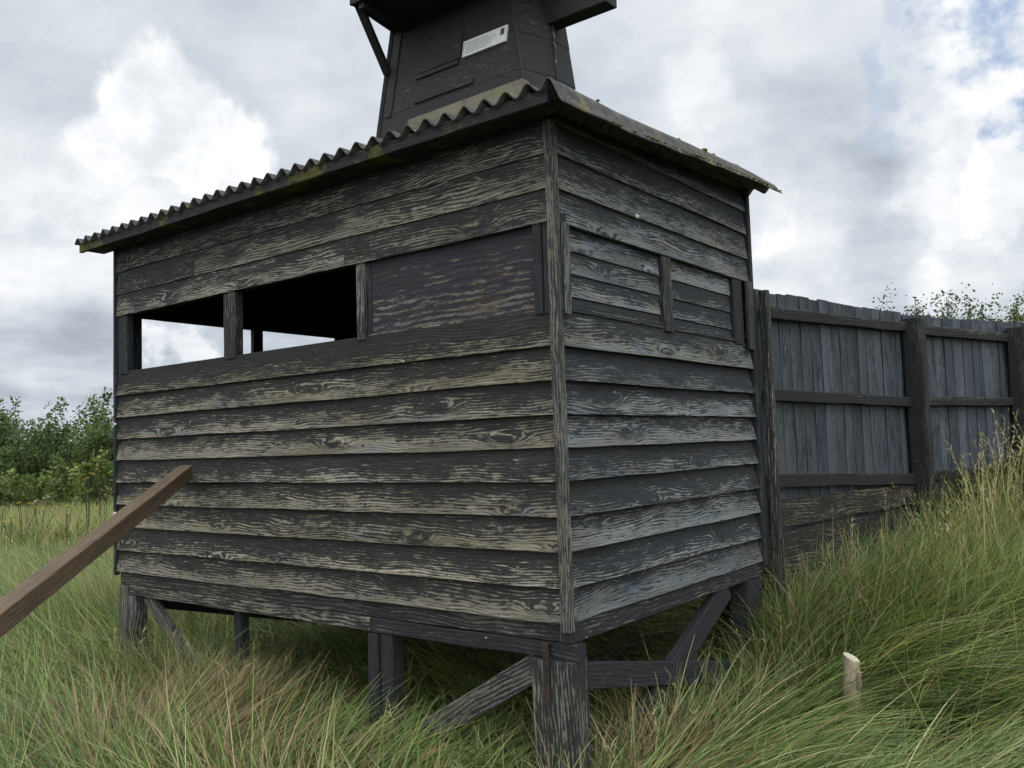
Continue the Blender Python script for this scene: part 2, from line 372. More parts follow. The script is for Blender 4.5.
# inner lining + floor + ceiling joists keep the room dark
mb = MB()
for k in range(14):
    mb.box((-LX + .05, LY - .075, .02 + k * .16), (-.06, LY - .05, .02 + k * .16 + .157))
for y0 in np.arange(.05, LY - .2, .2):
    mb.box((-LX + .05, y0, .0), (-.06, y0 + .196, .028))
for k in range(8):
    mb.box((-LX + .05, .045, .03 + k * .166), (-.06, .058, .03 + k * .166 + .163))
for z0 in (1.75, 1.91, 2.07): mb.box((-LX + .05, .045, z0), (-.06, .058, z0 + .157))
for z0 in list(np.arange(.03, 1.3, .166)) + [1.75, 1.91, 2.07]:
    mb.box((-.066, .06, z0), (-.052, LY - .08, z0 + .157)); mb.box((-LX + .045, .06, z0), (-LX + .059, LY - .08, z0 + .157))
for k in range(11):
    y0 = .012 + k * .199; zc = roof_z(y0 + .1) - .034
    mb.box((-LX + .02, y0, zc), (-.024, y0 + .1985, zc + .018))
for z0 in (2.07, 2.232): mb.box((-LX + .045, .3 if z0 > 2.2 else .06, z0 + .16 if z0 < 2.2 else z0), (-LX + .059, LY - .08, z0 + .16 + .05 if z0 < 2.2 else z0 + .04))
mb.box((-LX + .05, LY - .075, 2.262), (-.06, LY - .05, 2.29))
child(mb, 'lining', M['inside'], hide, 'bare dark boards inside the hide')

def part(a, b_, name, mat, label=None, parent=None, **kw):
    mb = MB(); mb.box(a, b_, **kw); return child(mb, name, mat, parent or hide, label, top=parent or hide)
# corner battens
def wavy(a, b_, name, mat, label=None, amp=.003, nseg=16):
    mb = MB(); ph = random.uniform(0, 60)
    mb.box(a, b_, c=.005, nseg=nseg, jit=lambda x, j, pv, pn: (amp * noise.noise(Vector((x * 2.5 + ph, j * .6, 0))), amp * noise.noise(Vector((x * 2.5 + ph, j * .6, 8)))))
    return child(mb, name, mat, hide, label)
wavy((-.038, -.010, -.035), (.010, .036, 2.20), 'corner_batten', M['batten'], 'flaking batten up the near corner')
wavy((-LX - .012, -.008, -.03), (-LX + .014, .03, 2.235), 'corner_batten', M['dark'])
wavy((-.035, LY - .038, -.03), (.012, LY + .006, 2.36), 'corner_batten', M['dark'])
wavy((-LX - .012, LY - .03, -.03), (-LX + .03, LY + .006, 2.33), 'corner_batten', M['dark'])
# window posts, front
for x0, x1, d0, d1 in ((-3.715, -3.59, .012, .06), (-2.472, -2.352, .010, .07), (-1.288, -1.222, .010, .07), (-.128, -.082, .006, .05), (-.078, -.04, .010, .055)):
    wavy((x0, d0, 1.345), (x1, d1, 1.79), 'window_post', M['dark'] if x0 > -.2 or x0 < -3 else M['post'], amp=.004, nseg=6)
wavy((-1.220, .028, 1.345), (-1.188, .05, 1.79), 'window_post', M['dark'], amp=.002, nseg=4)
# end window posts
for y0, y1 in ((.035, .175), (1.115, 1.205), (1.98, 2.17)):
    mb = MB(); mb.box((-LX + .004, y0, 1.345), (-LX + .045, y1, 1.79)); child(mb, 'window_post', M['dark'], hide)
# side window posts and battens
wavy((-.02, .037, 1.345), (.0, .1, 1.79), 'window_post', M['dark'], amp=.001, nseg=4)
wavy((.004, .038, 1.335), (.024, .085, 1.745), 'window_batten', M['batten'], amp=.003, nseg=6)
wavy((-.05, 1.018, 1.345), (-.006, 1.118, 1.79), 'window_post', M['post'], amp=.003, nseg=6)
wavy((-.05, 1.935, 1.345), (-.008, 2.07, 1.79), 'window_post', M['dark'], amp=.003, nseg=6)
wavy((.004, 2.075, 1.315), (.026, 2.165, 1.745), 'window_batten', M['batten'], amp=.003, nseg=6)
# shutters
mb = MB(); sec = [(0, 0), (.42, 0), (.42, -.012), (0, -.012)]
mb.sweep((-1.186, .034, 1.352), (1, 0, 0), (0, 0, 1), (0, -1, 0), 1.056, sec, 6)
mb.sweep((-1.22, .028, 1.3601), (1, 0, 0), (0, 0, 1), (0, -1, 0), 1.09, [(0, 0), (.012, 0), (.012, -.02), (0, -.02)], 6)
child(mb, 'shutter', M['ply'], hide, 'closed plywood shutter with peeling blue black paint')
for y0, y1 in ((.102, 1.016), (1.12, 1.933)):
    mb = MB()
    zs = [1.365, 1.43, 1.535, 1.64, 1.79]
    for a, b_ in zip(zs, zs[1:]):
        mb.sweep((-.030, y0, a + .002), (0, 1, 0), (0, 0, 1), (1, 0, 0), y1 - y0, [(0, 0), (b_ - a - .004, -.008), (b_ - a - .004, -.02), (0, -.02)], 4)
    mb.sweep((-.012, y0, 1.3601), (0, 1, 0), (0, 0, 1), (1, 0, 0), y1 - y0, [(0, 0), (.014, 0), (.014, -.02), (0, -.02)], 4)
    child(mb, 'shutter', M['side'], hide, 'closed shutter of narrow dark boards')
# rim beams
wavy((-LX + .02, .028, -.088), (-.012, .09, -.004), 'rim_beam', M['post'], amp=.004)
wavy((-LX + .14, .022, -.158), (-1.243, .095, -.090), 'rim_beam', M['post'], amp=.005)
wavy((-1.238, .026, -.164), (.020, .095, -.092), 'rim_beam', M['dark'], amp=.005)
wavy((-.075, .098, -.095), (-.018, LY - .01, -.004), 'rim_beam', M['dark'], amp=.004)
wavy((-.075, .022, -.086), (.002, .095, .0), 'rim_beam', M['dark'], amp=.001, nseg=2)
wavy((-LX + .03, .1, -.12), (-LX + .09, LY - .01, -.004), 'rim_beam', M['dark'], amp=.004)
wavy((-LX + .03, LY - .06, -.12), (-.03, LY - .005, -.004), 'rim_beam', M['dark'], amp=.004)
wavy((-1.9, .1, -.10), (-1.84, LY - .06, -.02), 'floor_joist', M['dark'], amp=.004)
wavy((-.9, 1.3, -.64), (-.84, 2.9, -.56), 'low_rail', M['fence_plank'], amp=.006)
# legs
def leg(a, b_, mat, label=None, amp=.004):
    mb = MB(); ph = random.uniform(0, 60)
    mb.box(a, b_, c=.008, nseg=10, axis=2, jit=lambda x, j, pv, pn: (amp * noise.noise(Vector((x * 4 + ph, j * .5, 0))), amp * noise.noise(Vector((x * 4 + ph, j * .5, 8)))))
    return child(mb, 'leg', mat, hide, label)
nl = leg((-.208, .004, -.95), (.010, .13, -.166), M['post'], 'thick near corner leg with a rusty strap')
mb = MB(); mb.box((-.142, -.006, -.345), (-.108, .002, -.095), c=.001); mb.box((-.142, -.007, -.097), (-.108, .024, -.091), c=.001)
for z in (-.13, -.2, -.27, -.33): mb.tube([(-.125, -.0055, z), (-.125, -.011, z)], [.006, .004], 8)
child(mb, 'strap', M['iron'], nl, top=nl)
leg((-LX + .03, .010, -1.0), (-LX + .13, .11, -.092), M['post']); leg((-LX + .134, .016, -1.0), (-LX + .225, .11, -.16), M['post'])
leg((-1.262, .012, -1.0), (-1.19, .10, -.168), M['dark']); leg((-1.186, .03, -1.0), (-1.10, .12, -.168), M['dark'])
leg((-2.53, .10, -1.0), (-2.45, .16, -.165), M['dark'])
leg((-.13, 1.93, -1.0), (-.005, 2.14, -.098), M['dark'], 'dark leg under the far corner')
leg((-LX + .03, LY - .15, -1.0), (-LX + .15, LY - .02, -.122), M['dark'])
leg((-1.9, LY - .15, -1.0), (-1.78, LY - .065, -.122), M['dark'])
# braces
def brace(p, q, w, h, mat, up_=(0, 0, 1)):
    mb = MB(); mb.beam(p, q, w, h, up=up_); return child(mb, 'brace', mat, hide)
brace((-3.42, .07, -.16), (-2.78, .03, -.60), .05, .085, M['post'])
brace((-.19, .055, -.20), (-.86, .03, -.60), .06, .115, M['post'])
brace((-.03, .132, -.245), (-.03, 1.925, -.62), .05, .115, M['dark'])
brace((-.05, 1.70, -.10), (-.05, .55, -.62), .05, .13, M['dark'])
brace((-LX + .08, .12, -.2), (-LX + .08, 1.9, -.65), .05, .10, M['dark'])

# roof: corrugated sheets, corrugations running front to back
PIT_ = .118; AMP = .023
def corr(x): return AMP * math.cos(2 * math.pi * (x - .13) / PIT_)
def sheet_mesh(x0, x1, y0, y1, lift, th=.007, curl=0.0, mossy=False):
    mb = MB(); xs = np.arange(x0, x1 + 1e-6, PIT_ / 12); ys = [y0 + (y1 - y0) * i / 14 for i in range(15)]
    def P(x, y, dz):
        z = roof_z(y) + corr(x) + lift + dz + .006 * noise.noise(Vector((x * 1.5, y * 1.5, 0)))
        if curl and x > x1 - .085: z -= ((x - (x1 - .085)) / .085) ** 1.7 * curl * (1 - .62 * y / 2.4) * (1 + .25 * noise.noise(Vector((y * 14, 2, 0))))
        y_ = y + .012 * noise.noise(Vector((x * 9, 4, lift * 50))) * (1 if y == y0 else 0)
        return (x, y_, z)
    base = len(mb.v); nX = len(xs); nY = len(ys)
    for dz in (AMP, AMP - th):
        for x in xs:
            for y in ys: mb.v.append(Vector(P(x, y, dz)))
    q = lambda s, i, j: base + s * nX * nY + i * nY + j
    def fc(*idx): mb.face(tuple(idx), [(0, 0)] * 4, [(0, 0)] * 4)
    for i in range(nX - 1):
        for j in range(nY - 1):
            fc(q(0, i, j), q(0, i + 1, j), q(0, i + 1, j + 1), q(0, i, j + 1)); fc(q(1, i, j), q(1, i, j + 1), q(1, i + 1, j + 1), q(1, i + 1, j))
        fc(q(0, i, 0), q(1, i, 0), q(1, i + 1, 0), q(0, i + 1, 0)); fc(q(0, i, nY - 1), q(0, i + 1, nY - 1), q(1, i + 1, nY - 1), q(1, i, nY - 1))
    for j in range(nY - 1):
        fc(q(0, 0, j), q(0, 0, j + 1), q(1, 0, j + 1), q(1, 0, j)); fc(q(0, nX - 1, j), q(1, nX - 1, j), q(1, nX - 1, j + 1), q(0, nX - 1, j + 1))
    return mb
rf = child(sheet_mesh(-LX - .19, .192, -.19, 2.33, 0, curl=.08), 'roof', M['sheet'], hide, 'corrugated roof sheets with scalloped front edge and mossy side', smooth=True)
# fascia, soffit, verge board, purlins
mb = MB(); ph = 3.3
mb.box((-LX - .17, -.165, 2.205), (.10, -.140, 2.262), nseg=30, jit=lambda x, j, pv, pn: (0, .004 * noise.noise(Vector((x * 2, j * .3, 0)))))
mb.box((-LX - .168, -.138, 2.222), (.05, .012, 2.236)); child(mb, 'fascia', M['fascia'], rf, 'fascia board with green moss near the corner', top=rf)
mb = MB()
for y in (.06, .75, 1.45, 2.12): mb.box((-LX - .1, y, roof_z(y) - .075), (-.03, y + .06, roof_z(y) - .004))
child(mb, 'purlin', M['inside'], rf, top=rf)
mb = MB()
mb.sweep((-.87, .0, 2.372), (1, 0, .012), (0, 0, 1), (0, -1, 0), .725, [(-.06, 0), (.05, .0), (.05, -.05), (-.06, -.05)], 8)
child(mb, 'pale_strip', M['pale_strip'], rf, 'pale strip lying along the roof behind the scalloped edge', top=rf)
# moss cushions on the verge
mb = MB()
import bmesh
def blob(mb, c, r, sq=.6, mi=0):
    bm = bmesh.new(); bmesh.ops.create_icosphere(bm, subdivisions=2, radius=1)
    base = len(mb.v)
    for v in bm.verts:
        k = 1 + .35 * noise.noise(v.co * 1.7 + Vector(c) * 9); mb.v.append(Vector(c) + Vector((v.co.x * r * k, v.co.y * r * k * 1.3, v.co.z * r * k * sq)))
    for f in bm.faces: mb.face(tuple(base + v.index for v in f.verts), [(0, 0)] * 3, [(0, 0)] * 3, mi)
    bm.free()
for i in range(120):
    y = random.uniform(.2, 2.3); x = .203 + random.uniform(-.012, .002); z = roof_z(y) + corr(x) + AMP - ((x - .12) / .085) ** 1.7 * .08 * (1 - .62 * y / 2.4)
    blob(mb, (x, y, z - .002), random.uniform(.004, .009), .45)
for i in range(25):
    y = random.uniform(-.1, 2.3); x = random.uniform(-.1, .14); blob(mb, (x, y, roof_z(y) + corr(x) + AMP), random.uniform(.008, .018))
for i in range(50):
    x = random.uniform(-1.7, .1); blob(mb, (x, -.152, 2.262), random.uniform(.005, .012))
mossm = simple('moss cushions', (.09, .085, .02), (.24, .20, .05), 40, 1.0, bump=.8)
tag(child(mb, 'moss', mossm, rf, 'cushions of yellow green moss', smooth=True, top=rf), kind='stuff')

# small white snags on the front corner and side (old bird droppings / nails)
for p, r_ in (((-3.715, -.006, .385), .012), ((-3.715, -.006, 1.002), .008), ((.004, .74, 1.905), .010)):
    mb = MB(); blob(mb, p, r_, 1.2); child(mb, 'white_snag', M['white_petal'], hide, smooth=True)

# ------------------------------------------------------------------ prop beam leaning on the wall
p1 = Vector((-2.795, -.045, .665)); p2 = Vector((-1.409, -1.70, .175)); d = (p2 - p1).normalized()
foot = p1 + d * ((p1.z + .80) / -d.z)
pr_ = empty('prop_beam', foot)
mb = MB(); mb.beam(p1, foot, .082, .088, c=.004, nseg=10, wob=.003)
pb = child(mb, 'timber', M['prop'], pr_)
tag(pr_, 'long brown square timber propped diagonally against the front wall of the hide', 'timber prop')
mb = MB(); mb.tube([(-2.80, -.005, .62), (-2.815, -.13, .60)], [.005, .005], 8); blob(mb, (-2.80, -.03, .61), .012, 1); child(mb, 'bolt', M['iron'], pb, top=pb) if False else None

# ------------------------------------------------------------------ fence
fence = empty('board_fence', (.2, 3.4, -.3))
tag(fence, 'tall blue grey close boarded fence running back from the hide corner', 'fence')
P0 = Vector((.03, 2.26, 0)); P1 = Vector((.350, 4.62, 0)); P2 = Vector((.895, 6.15, 0)); P3 = Vector((1.75, 8.2, 0))
def panel(A, B, ztA, ztB, zb, rails, planks):
    d = (B - A); L = d.length; U = d.normalized(); N = Vector((U.y, -U.x, 0))   # towards camera side (+x)
    mb = MB(); n = round(L / .152); w = L / n; x = 0
    for i in range(n):
        ww = w - random.uniform(.007, .014)
        t = i / n; zt = ztA + (ztB - ztA) * t + random.uniform(-.008, .006)
        h = zt - zb; off = random.uniform(-.004, .004); rid = random.random(); lean = random.uniform(-.006, .006)
        sec = [(0, 0), (ww, 0), (ww, -.02), (0, -.02)]
        ph = random.uniform(0, 90)
        jit = lambda x, j, pv, pn, ph=ph, lean=lean: (noise.noise(Vector((x * 1.5 + ph, j // 2, 0))) * .005 + lean * x, noise.noise(Vector((x * 1.2 + ph, 5, 0))) * .006)
        mb.sweep(A + U * ((i + 1) * w - .05) + N * -.056 + Vector((0, 0, zb)), (0, 0, 1), U, N, h - random.uniform(.002, .02), [(0, 0), (.09, 0), (.09, -.015), (0, -.015)], 2)
        mb.sweep(A + U * (i * w) + N * (-.03 + off) + Vector((0, 0, zb)), (0, 0, 1), U, N, h, sec, 8, jit, rid=rid)
    child(mb, 'pale_panel', M['fence'], fence)
    for (za, zb_, hh) in rails:
        mb = MB(); mb.beam(A + U * .03 + N * .005 + Vector((0, 0, za)), B - U * .02 + N * .005 + Vector((0, 0, zb_)), .055, hh, nseg=10, wob=.008); child(mb, 'rail', M['fence_frame'], fence)
    for (za, zc) in planks:
        mb = MB(); ph = random.uniform(0, 9)
        mb.sweep(A + U * .03 + N * .012 + Vector((0, 0, za)), U, (0, 0, 1), N, L - .06, [(0, 0), (zc - za, -.006), (zc - za, -.035), (0, -.03)], 14, lambda x, j, pv, pn: (.010 * noise.noise(Vector((x * 3 + ph, pv * 9, 0))), .008 * noise.noise(Vector((x * 2 + ph, 7, 0)))))
        child(mb, 'gravel_board', M['fence_plank'], fence)
panel(P0, P1, 1.715, 1.765, .10, [(1.565, 1.635, .075), (1.035, 1.015, .075), (.49, .385, .085)], [(.19, .36), (.005, .165), (-.24, -.005)])
panel(P1, P2, 1.755, 1.77, .10, [(1.625, 1.61, .08), (1.022, 1.018, .075), (.40, .40, .08)], [(.1, .3)])
panel(P2, P3, 1.77, 1.80, .10, [(1.61, 1.64, .08), (1.018, 1.03, .075), (.40, .42, .08)], [(.1, .3)])
for P, w, zt, N in ((P0, .06, 1.70, (.030, .0)), (P1, .15, 1.70, (.055, 0)), (P2, .15, 1.70, (.055, 0)), (P3, .15, 1.7, (.055, 0))):
    mb = MB(); ph = random.uniform(0, 50)
    c = P + Vector((N[0], N[1], 0)); z0 = float(gz(c.x, c.y)) - .4; am = .010 if w > .1 else .002
    mb.box((c.x - w / 2, c.y - w / 2, z0), (c.x + w / 2, c.y + w / 2, zt), c=.012, axis=2, nseg=14, jit=lambda x, j, pv, pn: (am * noise.noise(Vector((x * 3 + ph, j * .5, 0))), am * noise.noise(Vector((x * 3 + ph, j * .5, 9)))))
    child(mb, 'post', M['fence_frame'] if w > .1 else M['post'], fence)

mb = MB()
for z0, z1 in ((-.62, -.42), (-.415, -.22), (-.215, .14)): mb.box((-.40, 2.245, z0), (.10, 2.265, z1), c=.003)
child(mb, 'infill_board', M['fence_plank'], fence)
# ------------------------------------------------------------------ wind pump tower behind
tower = empty('wind_pump_tower', (-5.1, 5.4, -.7))
tag(tower, 'black tarred tapering tower with a white notice rising behind the hide roof', 'tower')
def ring(z):          # plan of the tapering body at height z
    k = .2 * (z - 5.2); yf = 5.2 + k
    xl = -6.375 + .02 * (z - 5.2) + .10 * k; xr = -3.93 - k * 1.62
    cx = .135; yr = 5.2 + 1.35 - k * .6
    return [(xl, yf + .0), (xr, yf), (xr + .14, yf + .50), (xr + .10, yf + .98), (xr - .4, yf + 1.5), (xl + .3, yf + 1.5), (xl - .0, yf + .9)]
ring = lambda z: (lambda k: [(-6.375, 5.2 + k), (-3.93 - 1.4 * k, 5.2 + k), (-3.795 - .95 * k, 5.74 + k), (-3.79 - 1.0 * k, 6.18 + .6 * k), (-4.3 - .8 * k, 6.75), (-6.0 + .6 * k, 6.75), (-6.4 + .6 * k, 6.1)])(.2 * (z - 5.2))
def skin(mb, z0, z1, i0, i1, n, mat_i=0):
    # boarding on one face of the body, horizontal boards slightly lapped
    for k in range(n):
        za = z0 + (z1 - z0) * k / n; zb = z0 + (z1 - z0) * (k + 1) / n
        A, B = Vector((*ring(za)[i0], za)), Vector((*ring(za)[i1], za)); C_, D_ = Vector((*ring(zb)[i1], zb)), Vector((*ring(zb)[i0], zb))
        U = (B - A).normalized(); N = Vector((U.y, -U.x, 0))
        base = len(mb.v); o = .005
        for P in (A + N * o, B + N * o, C_, D_, A - N * .03, B - N * .03, C_ - N * .03, D_ - N * .03): mb.v.append(P)
        L = (B - A).length; uo, vo, rid = random.uniform(0, 30), random.uniform(0, 30), random.random(); h = zb - za
        mb.face((base, base + 1, base + 2, base + 3), [(uo, vo), (uo + L, vo), (uo + L, vo + h), (uo, vo + h)], [(0, rid), (0, rid), (1, rid), (1, rid)])
        mb.face((base, base + 4, base + 5, base + 1), [(uo, vo)] * 4, [(0, rid)] * 4)
        mb.face((base + 4, base + 7, base + 6, base + 5), [(uo, vo)] * 4, [(0, rid)] * 4)
        mb.face((base + 3, base + 2, base + 6, base + 7), [(uo, vo)] * 4, [(0, rid)] * 4)
        mb.face((base + 1, base + 5, base + 6, base + 2), [(uo, vo)] * 4, [(0, rid)] * 4)
        mb.face((base, base + 3, base + 7, base + 4), [(uo, vo)] * 4, [(0, rid)] * 4)
mb = MB(); NR = 7
for i in range(NR): skin(mb, -.95, 8.2, i, (i + 1) % NR, 16)
# top lid
base = len(mb.v)
for p in ring(8.2): mb.v.append(Vector((*p, 8.2)))
mb.face(tuple(range(base, base + NR)), [(0, 0)] * NR, [(0, 0)] * NR)
body = child(mb, 'body', M['tower'], tower)
def edge_strip(i, w, mat, name, z0=3.5, z1=8.1, out=.02):
    mb = MB(); A = Vector((*ring(z0)[i], z0)); B = Vector((*ring(z1)[i], z1)); c = Vector((-5.1, 6.0, 0)); N = (Vector((A.x, A.y, 0)) - c).normalized()
    mb.beam(A + N * out, B + N * out, w, w, up=N, nseg=20, wob=.006); return child(mb, name, mat, tower)
edge_strip(1, .035, M['tower'], 'corner_strip'); edge_strip(2, .03, M['tower_edge'], 'corner_strip'); edge_strip(0, .05, M['tower'], 'corner_strip')
# boards, hatch and ledges fixed to the front face
def on_front(x0, x1, z0, z1, out, name, mat, sl=0, label=None):
    mb = MB(); th = out
    A = Vector((x0, 5.2 + .2 * (z0 - 5.2) - .008, z0)); V = Vector((0, .2, 1)).normalized(); N = Vector((0, -1, .2)).normalized()
    mb.sweep(A, (1, 0, sl), V, N, x1 - x0, [(0, .0), (0, th), (z1 - z0, th), (z1 - z0, 0)], 4); return child(mb, name, mat, tower, label)
on_front(-5.72, -5.00, 5.80, 6.25, .014, 'hatch', M['tower'])
on_front(-5.75, -4.72, 5.36, 5.42, .022, 'ledge', M['tower'])
on_front(-5.78, -5.02, 5.72, 5.78, .022, 'ledge', M['tower'])
on_front(-6.30, -6.18, 5.30, 6.60, .014, 'cleat', M['tower'])
# notice
sg = on_front(-4.945, -4.225, 5.775, 6.005, .03, 'notice', M['sign'], label='small white notice with faint lines of print and a dark square')
mb = MB(); V = Vector((0, .2, 1)).normalized(); N = Vector((0, -1, .2)).normalized()
def mark(mb, x0, x1, z0, z1, mi=0):
    A = Vector((x0, 5.2 + .2 * (z0 - 5.2) - .008, z0)) + N * .0305
    mb.sweep(A, (1, 0, 0), V, N, x1 - x0, [(0, 0), (0, .002), (z1 - z0, .002), (z1 - z0, 0)], 1, mi=mi)
for i, (a, b_) in enumerate(((-4.90, -4.52), (-4.90, -4.40), (-4.90, -4.44), (-4.90, -4.48), (-4.90, -4.55))):
    mark(mb, a, b_, 5.945 - i * .032, 5.953 - i * .032)
mark(mb, -4.935, -4.925, 5.785, 5.99)
for i in range(6): mark(mb, -4.325 + i * .011, -4.318 + i * .011, 5.88, 5.965, 1)
mark(mb, -4.327, -4.262, 5.966, 5.972, 1)
mark(mb, -4.30, -4.275, 5.90, 5.95, 1)
child(mb, 'print', [M['ink'], M['ink_dark']], sg, top=sg)
# overhanging stage and its brace, beam on the right
mb = MB(); zs = 6.655
for k in range(8):
    x0 = -6.19 + k * .34
    mb.sweep((x0 - .0, 4.58, zs), (-.12, 1, 0), (1, 0, 0), (0, 0, 1), 1.6, [(0, 0), (.335, 0), (.335, .05), (0, .05)], 3)
mb.box((-6.22, 4.53, zs - .03), (-3.6, 4.575, zs + .12))
mb.beam((-6.205, 4.58, zs + .05), (-6.37, 5.6, zs + .05), .04, .14)
st = child(mb, 'stage', M['tower'], tower, 'overhanging stage under the cap')
for x in (-6.1, -5.2, -4.3):
    mb = MB(); mb.box((x, 4.58, zs - .10), (x + .09, 5.56, zs - .004)); child(mb, 'joist', M['tower'], tower)
mb = MB(); mb.beam((-6.16, 4.64, 6.645), (-6.36, 5.34, 6.0), .10, .085); child(mb, 'brace', M['tower'], tower)
mb = MB(); mb.box((-4.8, 5.85, 6.13), (-3.10, 6.1, 6.46), c=.01); child(mb, 'beam', M['tower'], tower)
mb = MB()
for k in range(10): mb.box((-6.2, 4.7 + .01 * k, 6.75 + k * .15), (-4.1, 6.7, 6.898 + k * .15), c=.004)
child(mb, 'cap', M['tower'], tower)

# ------------------------------------------------------------------ stake
gx, gy = .69, 1.5
stk = empty('wooden_stake', (gx, gy, float(gz(gx, gy))))
tag(stk, 'short pale debarked stake sticking up from the grass to the right of the hide', 'stake')
mb = MB(); pts = []; rad = []
for i in range(12):
    t = i / 11; pts.append((.695 + .012 * t + .003 * math.sin(t * 7), 1.5, -.95 + .585 * t)); rad.append(.045 - .004 * t + .003 * math.sin(t * 11))
k = 16; base = len(mb.v); mb.tube(pts, rad, k)
for i in range(len(pts)):
    for j in range(k):
        v = mb.v[base + i * k + j]; c = Vector(pts[i]); dd = v - c
        v = c + dd * (1 + .10 * noise.noise(Vector((v.x * 30, v.y * 30, v.z * 5))))
        if i == len(pts) - 1: v.z += -.45 * (v.x - c.x) + .006 * noise.noise(v * 80)
        mb.v[base + i * k + j] = v
mb.mi[-1] = 1
child(mb, 'shaft', [M['stake'], M['stake_top']], stk, smooth=False)
# a chipped flake hanging from its side
mb = MB(); mb.sweep((.735, 1.47, -.53), (.15, 0, 1), (1, 0, 0), (0, 1, 0), .10, [(0, 0), (.012, 0), (.010, .03), (0, .03)], 5, lambda x, j, pv, pn: (.004 * math.sin(x * 60), 0)); child(mb, 'splinter', M['stake'], stk)

# ------------------------------------------------------------------ grass
def big_mesh(name, V, nper, quads, tint, mat, kind='stuff', parent=None):
    """V (n,nper,3), quads (q,4) local, tint (n,nper,3)"""
    n = V.shape[0]; me = bpy.data.meshes.new(name)
    me.vertices.add(n * nper); me.vertices.foreach_set('co', V.astype(np.float32).ravel())
    q = quads.shape[0]; k = quads.shape[1]
    idx = (quads[None] + (np.arange(n) * nper)[:, None, None]).reshape(-1)
    me.loops.add(n * q * k); me.loops.foreach_set('vertex_index', idx.astype(np.int32))
    me.polygons.add(n * q); me.polygons.foreach_set('loop_start', (np.arange(n * q) * k).astype(np.int32))
    me.polygons.foreach_set('loop_total', np.full(n * q, k, dtype=np.int32))
    me.update(calc_edges=True)
    at = me.attributes.new('tint', 'FLOAT_COLOR', 'POINT')
    c = np.ones((n * nper, 4), dtype=np.float32); c[:, :3] = tint.reshape(-1, 3); at.data.foreach_set('color', c.ravel())
    me.materials.append(mat); me.polygons.foreach_set('use_smooth', np.ones(n * q, dtype=bool))
    o = bpy.data.objects.new(name, me); COL.objects.link(o)
    if kind: o['kind'] = kind
    if parent is not None: o.parent = parent
    return o

def blades(x, y, length, az, lean, curl, width, col, seg=5, tipcol=None, z=None):
    """lean: start angle from vertical, curl: extra bend to the tip (rad)"""
    n = len(x); z = gz(x, y) - .01 if z is None else z
    V = np.zeros((n, (seg + 1) * 2, 3)); T = np.zeros((n, (seg + 1) * 2, 3))
    px, py, pz = x.copy(), y.copy(), z.copy(); ds = length / seg
    tw = rng.uniform(-1.2, 1.2, n)
    for i in range(seg + 1):
        t = i / seg; w = width * (1 - t ** 1.6) * .5 + .0004
        sa = az + np.pi / 2 + tw * .6
        wx, wy, wz = np.cos(sa) * w, np.sin(sa) * w, np.sin(tw) * w * .5
        V[:, 2 * i] = np.stack([px - wx, py - wy, pz - wz], 1); V[:, 2 * i + 1] = np.stack([px + wx, py + wy, pz + wz], 1)
        c = col if tipcol is None else col * (1 - t ** 2) + tipcol * t ** 2
        T[:, 2 * i] = c; T[:, 2 * i + 1] = c
        th = lean + curl * t
        th = np.where(th > 1.95, 1.95, th)
        px = px + np.cos(az) * np.sin(th) * ds; py = py + np.sin(az) * np.sin(th) * ds; pz = pz + np.cos(th) * ds
        g_ = gz(px, py) + .01; pz = np.maximum(pz, g_)
    q = np.array([[2 * i, 2 * i + 1, 2 * i + 3, 2 * i + 2] for i in range(seg)])
    return V, q, T

cam_az = math.atan2(fw.y, fw.x)
def sample(n, r0, r1, extra=.12, half=None):
    """uniform over the ring sector the camera can see (a bit wider)"""
    half = math.atan(512 / F) + extra
    r = np.sqrt(rng.uniform(r0 ** 2, r1 ** 2, n)); a = cam_az + rng.uniform(-half, half, n)
    return CAM.x + r * np.cos(a), CAM.y + r * np.sin(a)
def keep(x, y):
    under = (x > -3.75) & (x < .02) & (y > .0) & (y < 2.22)
    m = ~(under & (y > .4) & (rng.uniform(0, 1, len(x)) < .7))
    # hidden behind the hide: keep only a margin
    ang = np.arctan2(y - CAM.y, x - CAM.x); aL = math.atan2(0 - CAM.y, -3.75 - CAM.x); aR = math.atan2(2.2 - CAM.y, 0 - CAM.x)
    hid = (ang > aR + .10) & (ang < aL - .10) & (np.hypot(x - CAM.x, y - CAM.y) > 6.4) & (y > 3.6)
    m &= ~hid
    # not through legs, stake or fence
    for (a, b_, c, d_) in ((-.21, .012, .0, .13), (-3.72, -3.5, 0, .12), (-1.27, -1.02, 0, .12), (-.13, 0, 1.93, 2.14), (.64, .75, 1.44, 1.56)):
        m &= ~((x > a - .01) & (x < b_ + .01) & (y > c - .01) & (y < d_ + .01))
    fx = np.where(y < 4.62, .03 + .136 * (y - 2.26), .35 + .36 * (y - 4.62))
    m &= ~((y > 2.2) & (np.abs(x - fx) < .055) & (y < 8))
    m &= ~((y > 2.9) & (x < fx) & (x > -2.5) & (y < 9) & (rng.uniform(0, 1, len(x)) < .85))
    return m
def field(x, y, s, o):
    return lump(x * 1.0 + o, y - o * 1.7, s)
GR = np.array([[.070, .112, .024], [.108, .168, .038], [.150, .212, .056], [.215, .262, .095], [.090, .155, .050], [.050, .085, .021], [.28, .31, .145]])
DR = np.array([[.24, .17, .085], [.30, .235, .13], [.19, .125, .065], [.36, .31, .20]])
def tints(x, y, dry):
    n = len(x); c = GR[rng.integers(0, len(GR), n)]; d_ = DR[rng.integers(0, len(DR), n)]
    isd = rng.uniform(0, 1, n) < dry
    c = np.where(isd[:, None], d_, c) * rng.uniform(.8, 1.2, (n, 1))
    g_ = 1 + .22 * field(x, y, 1.6, 9)[:, None]
    return c * g_, isd
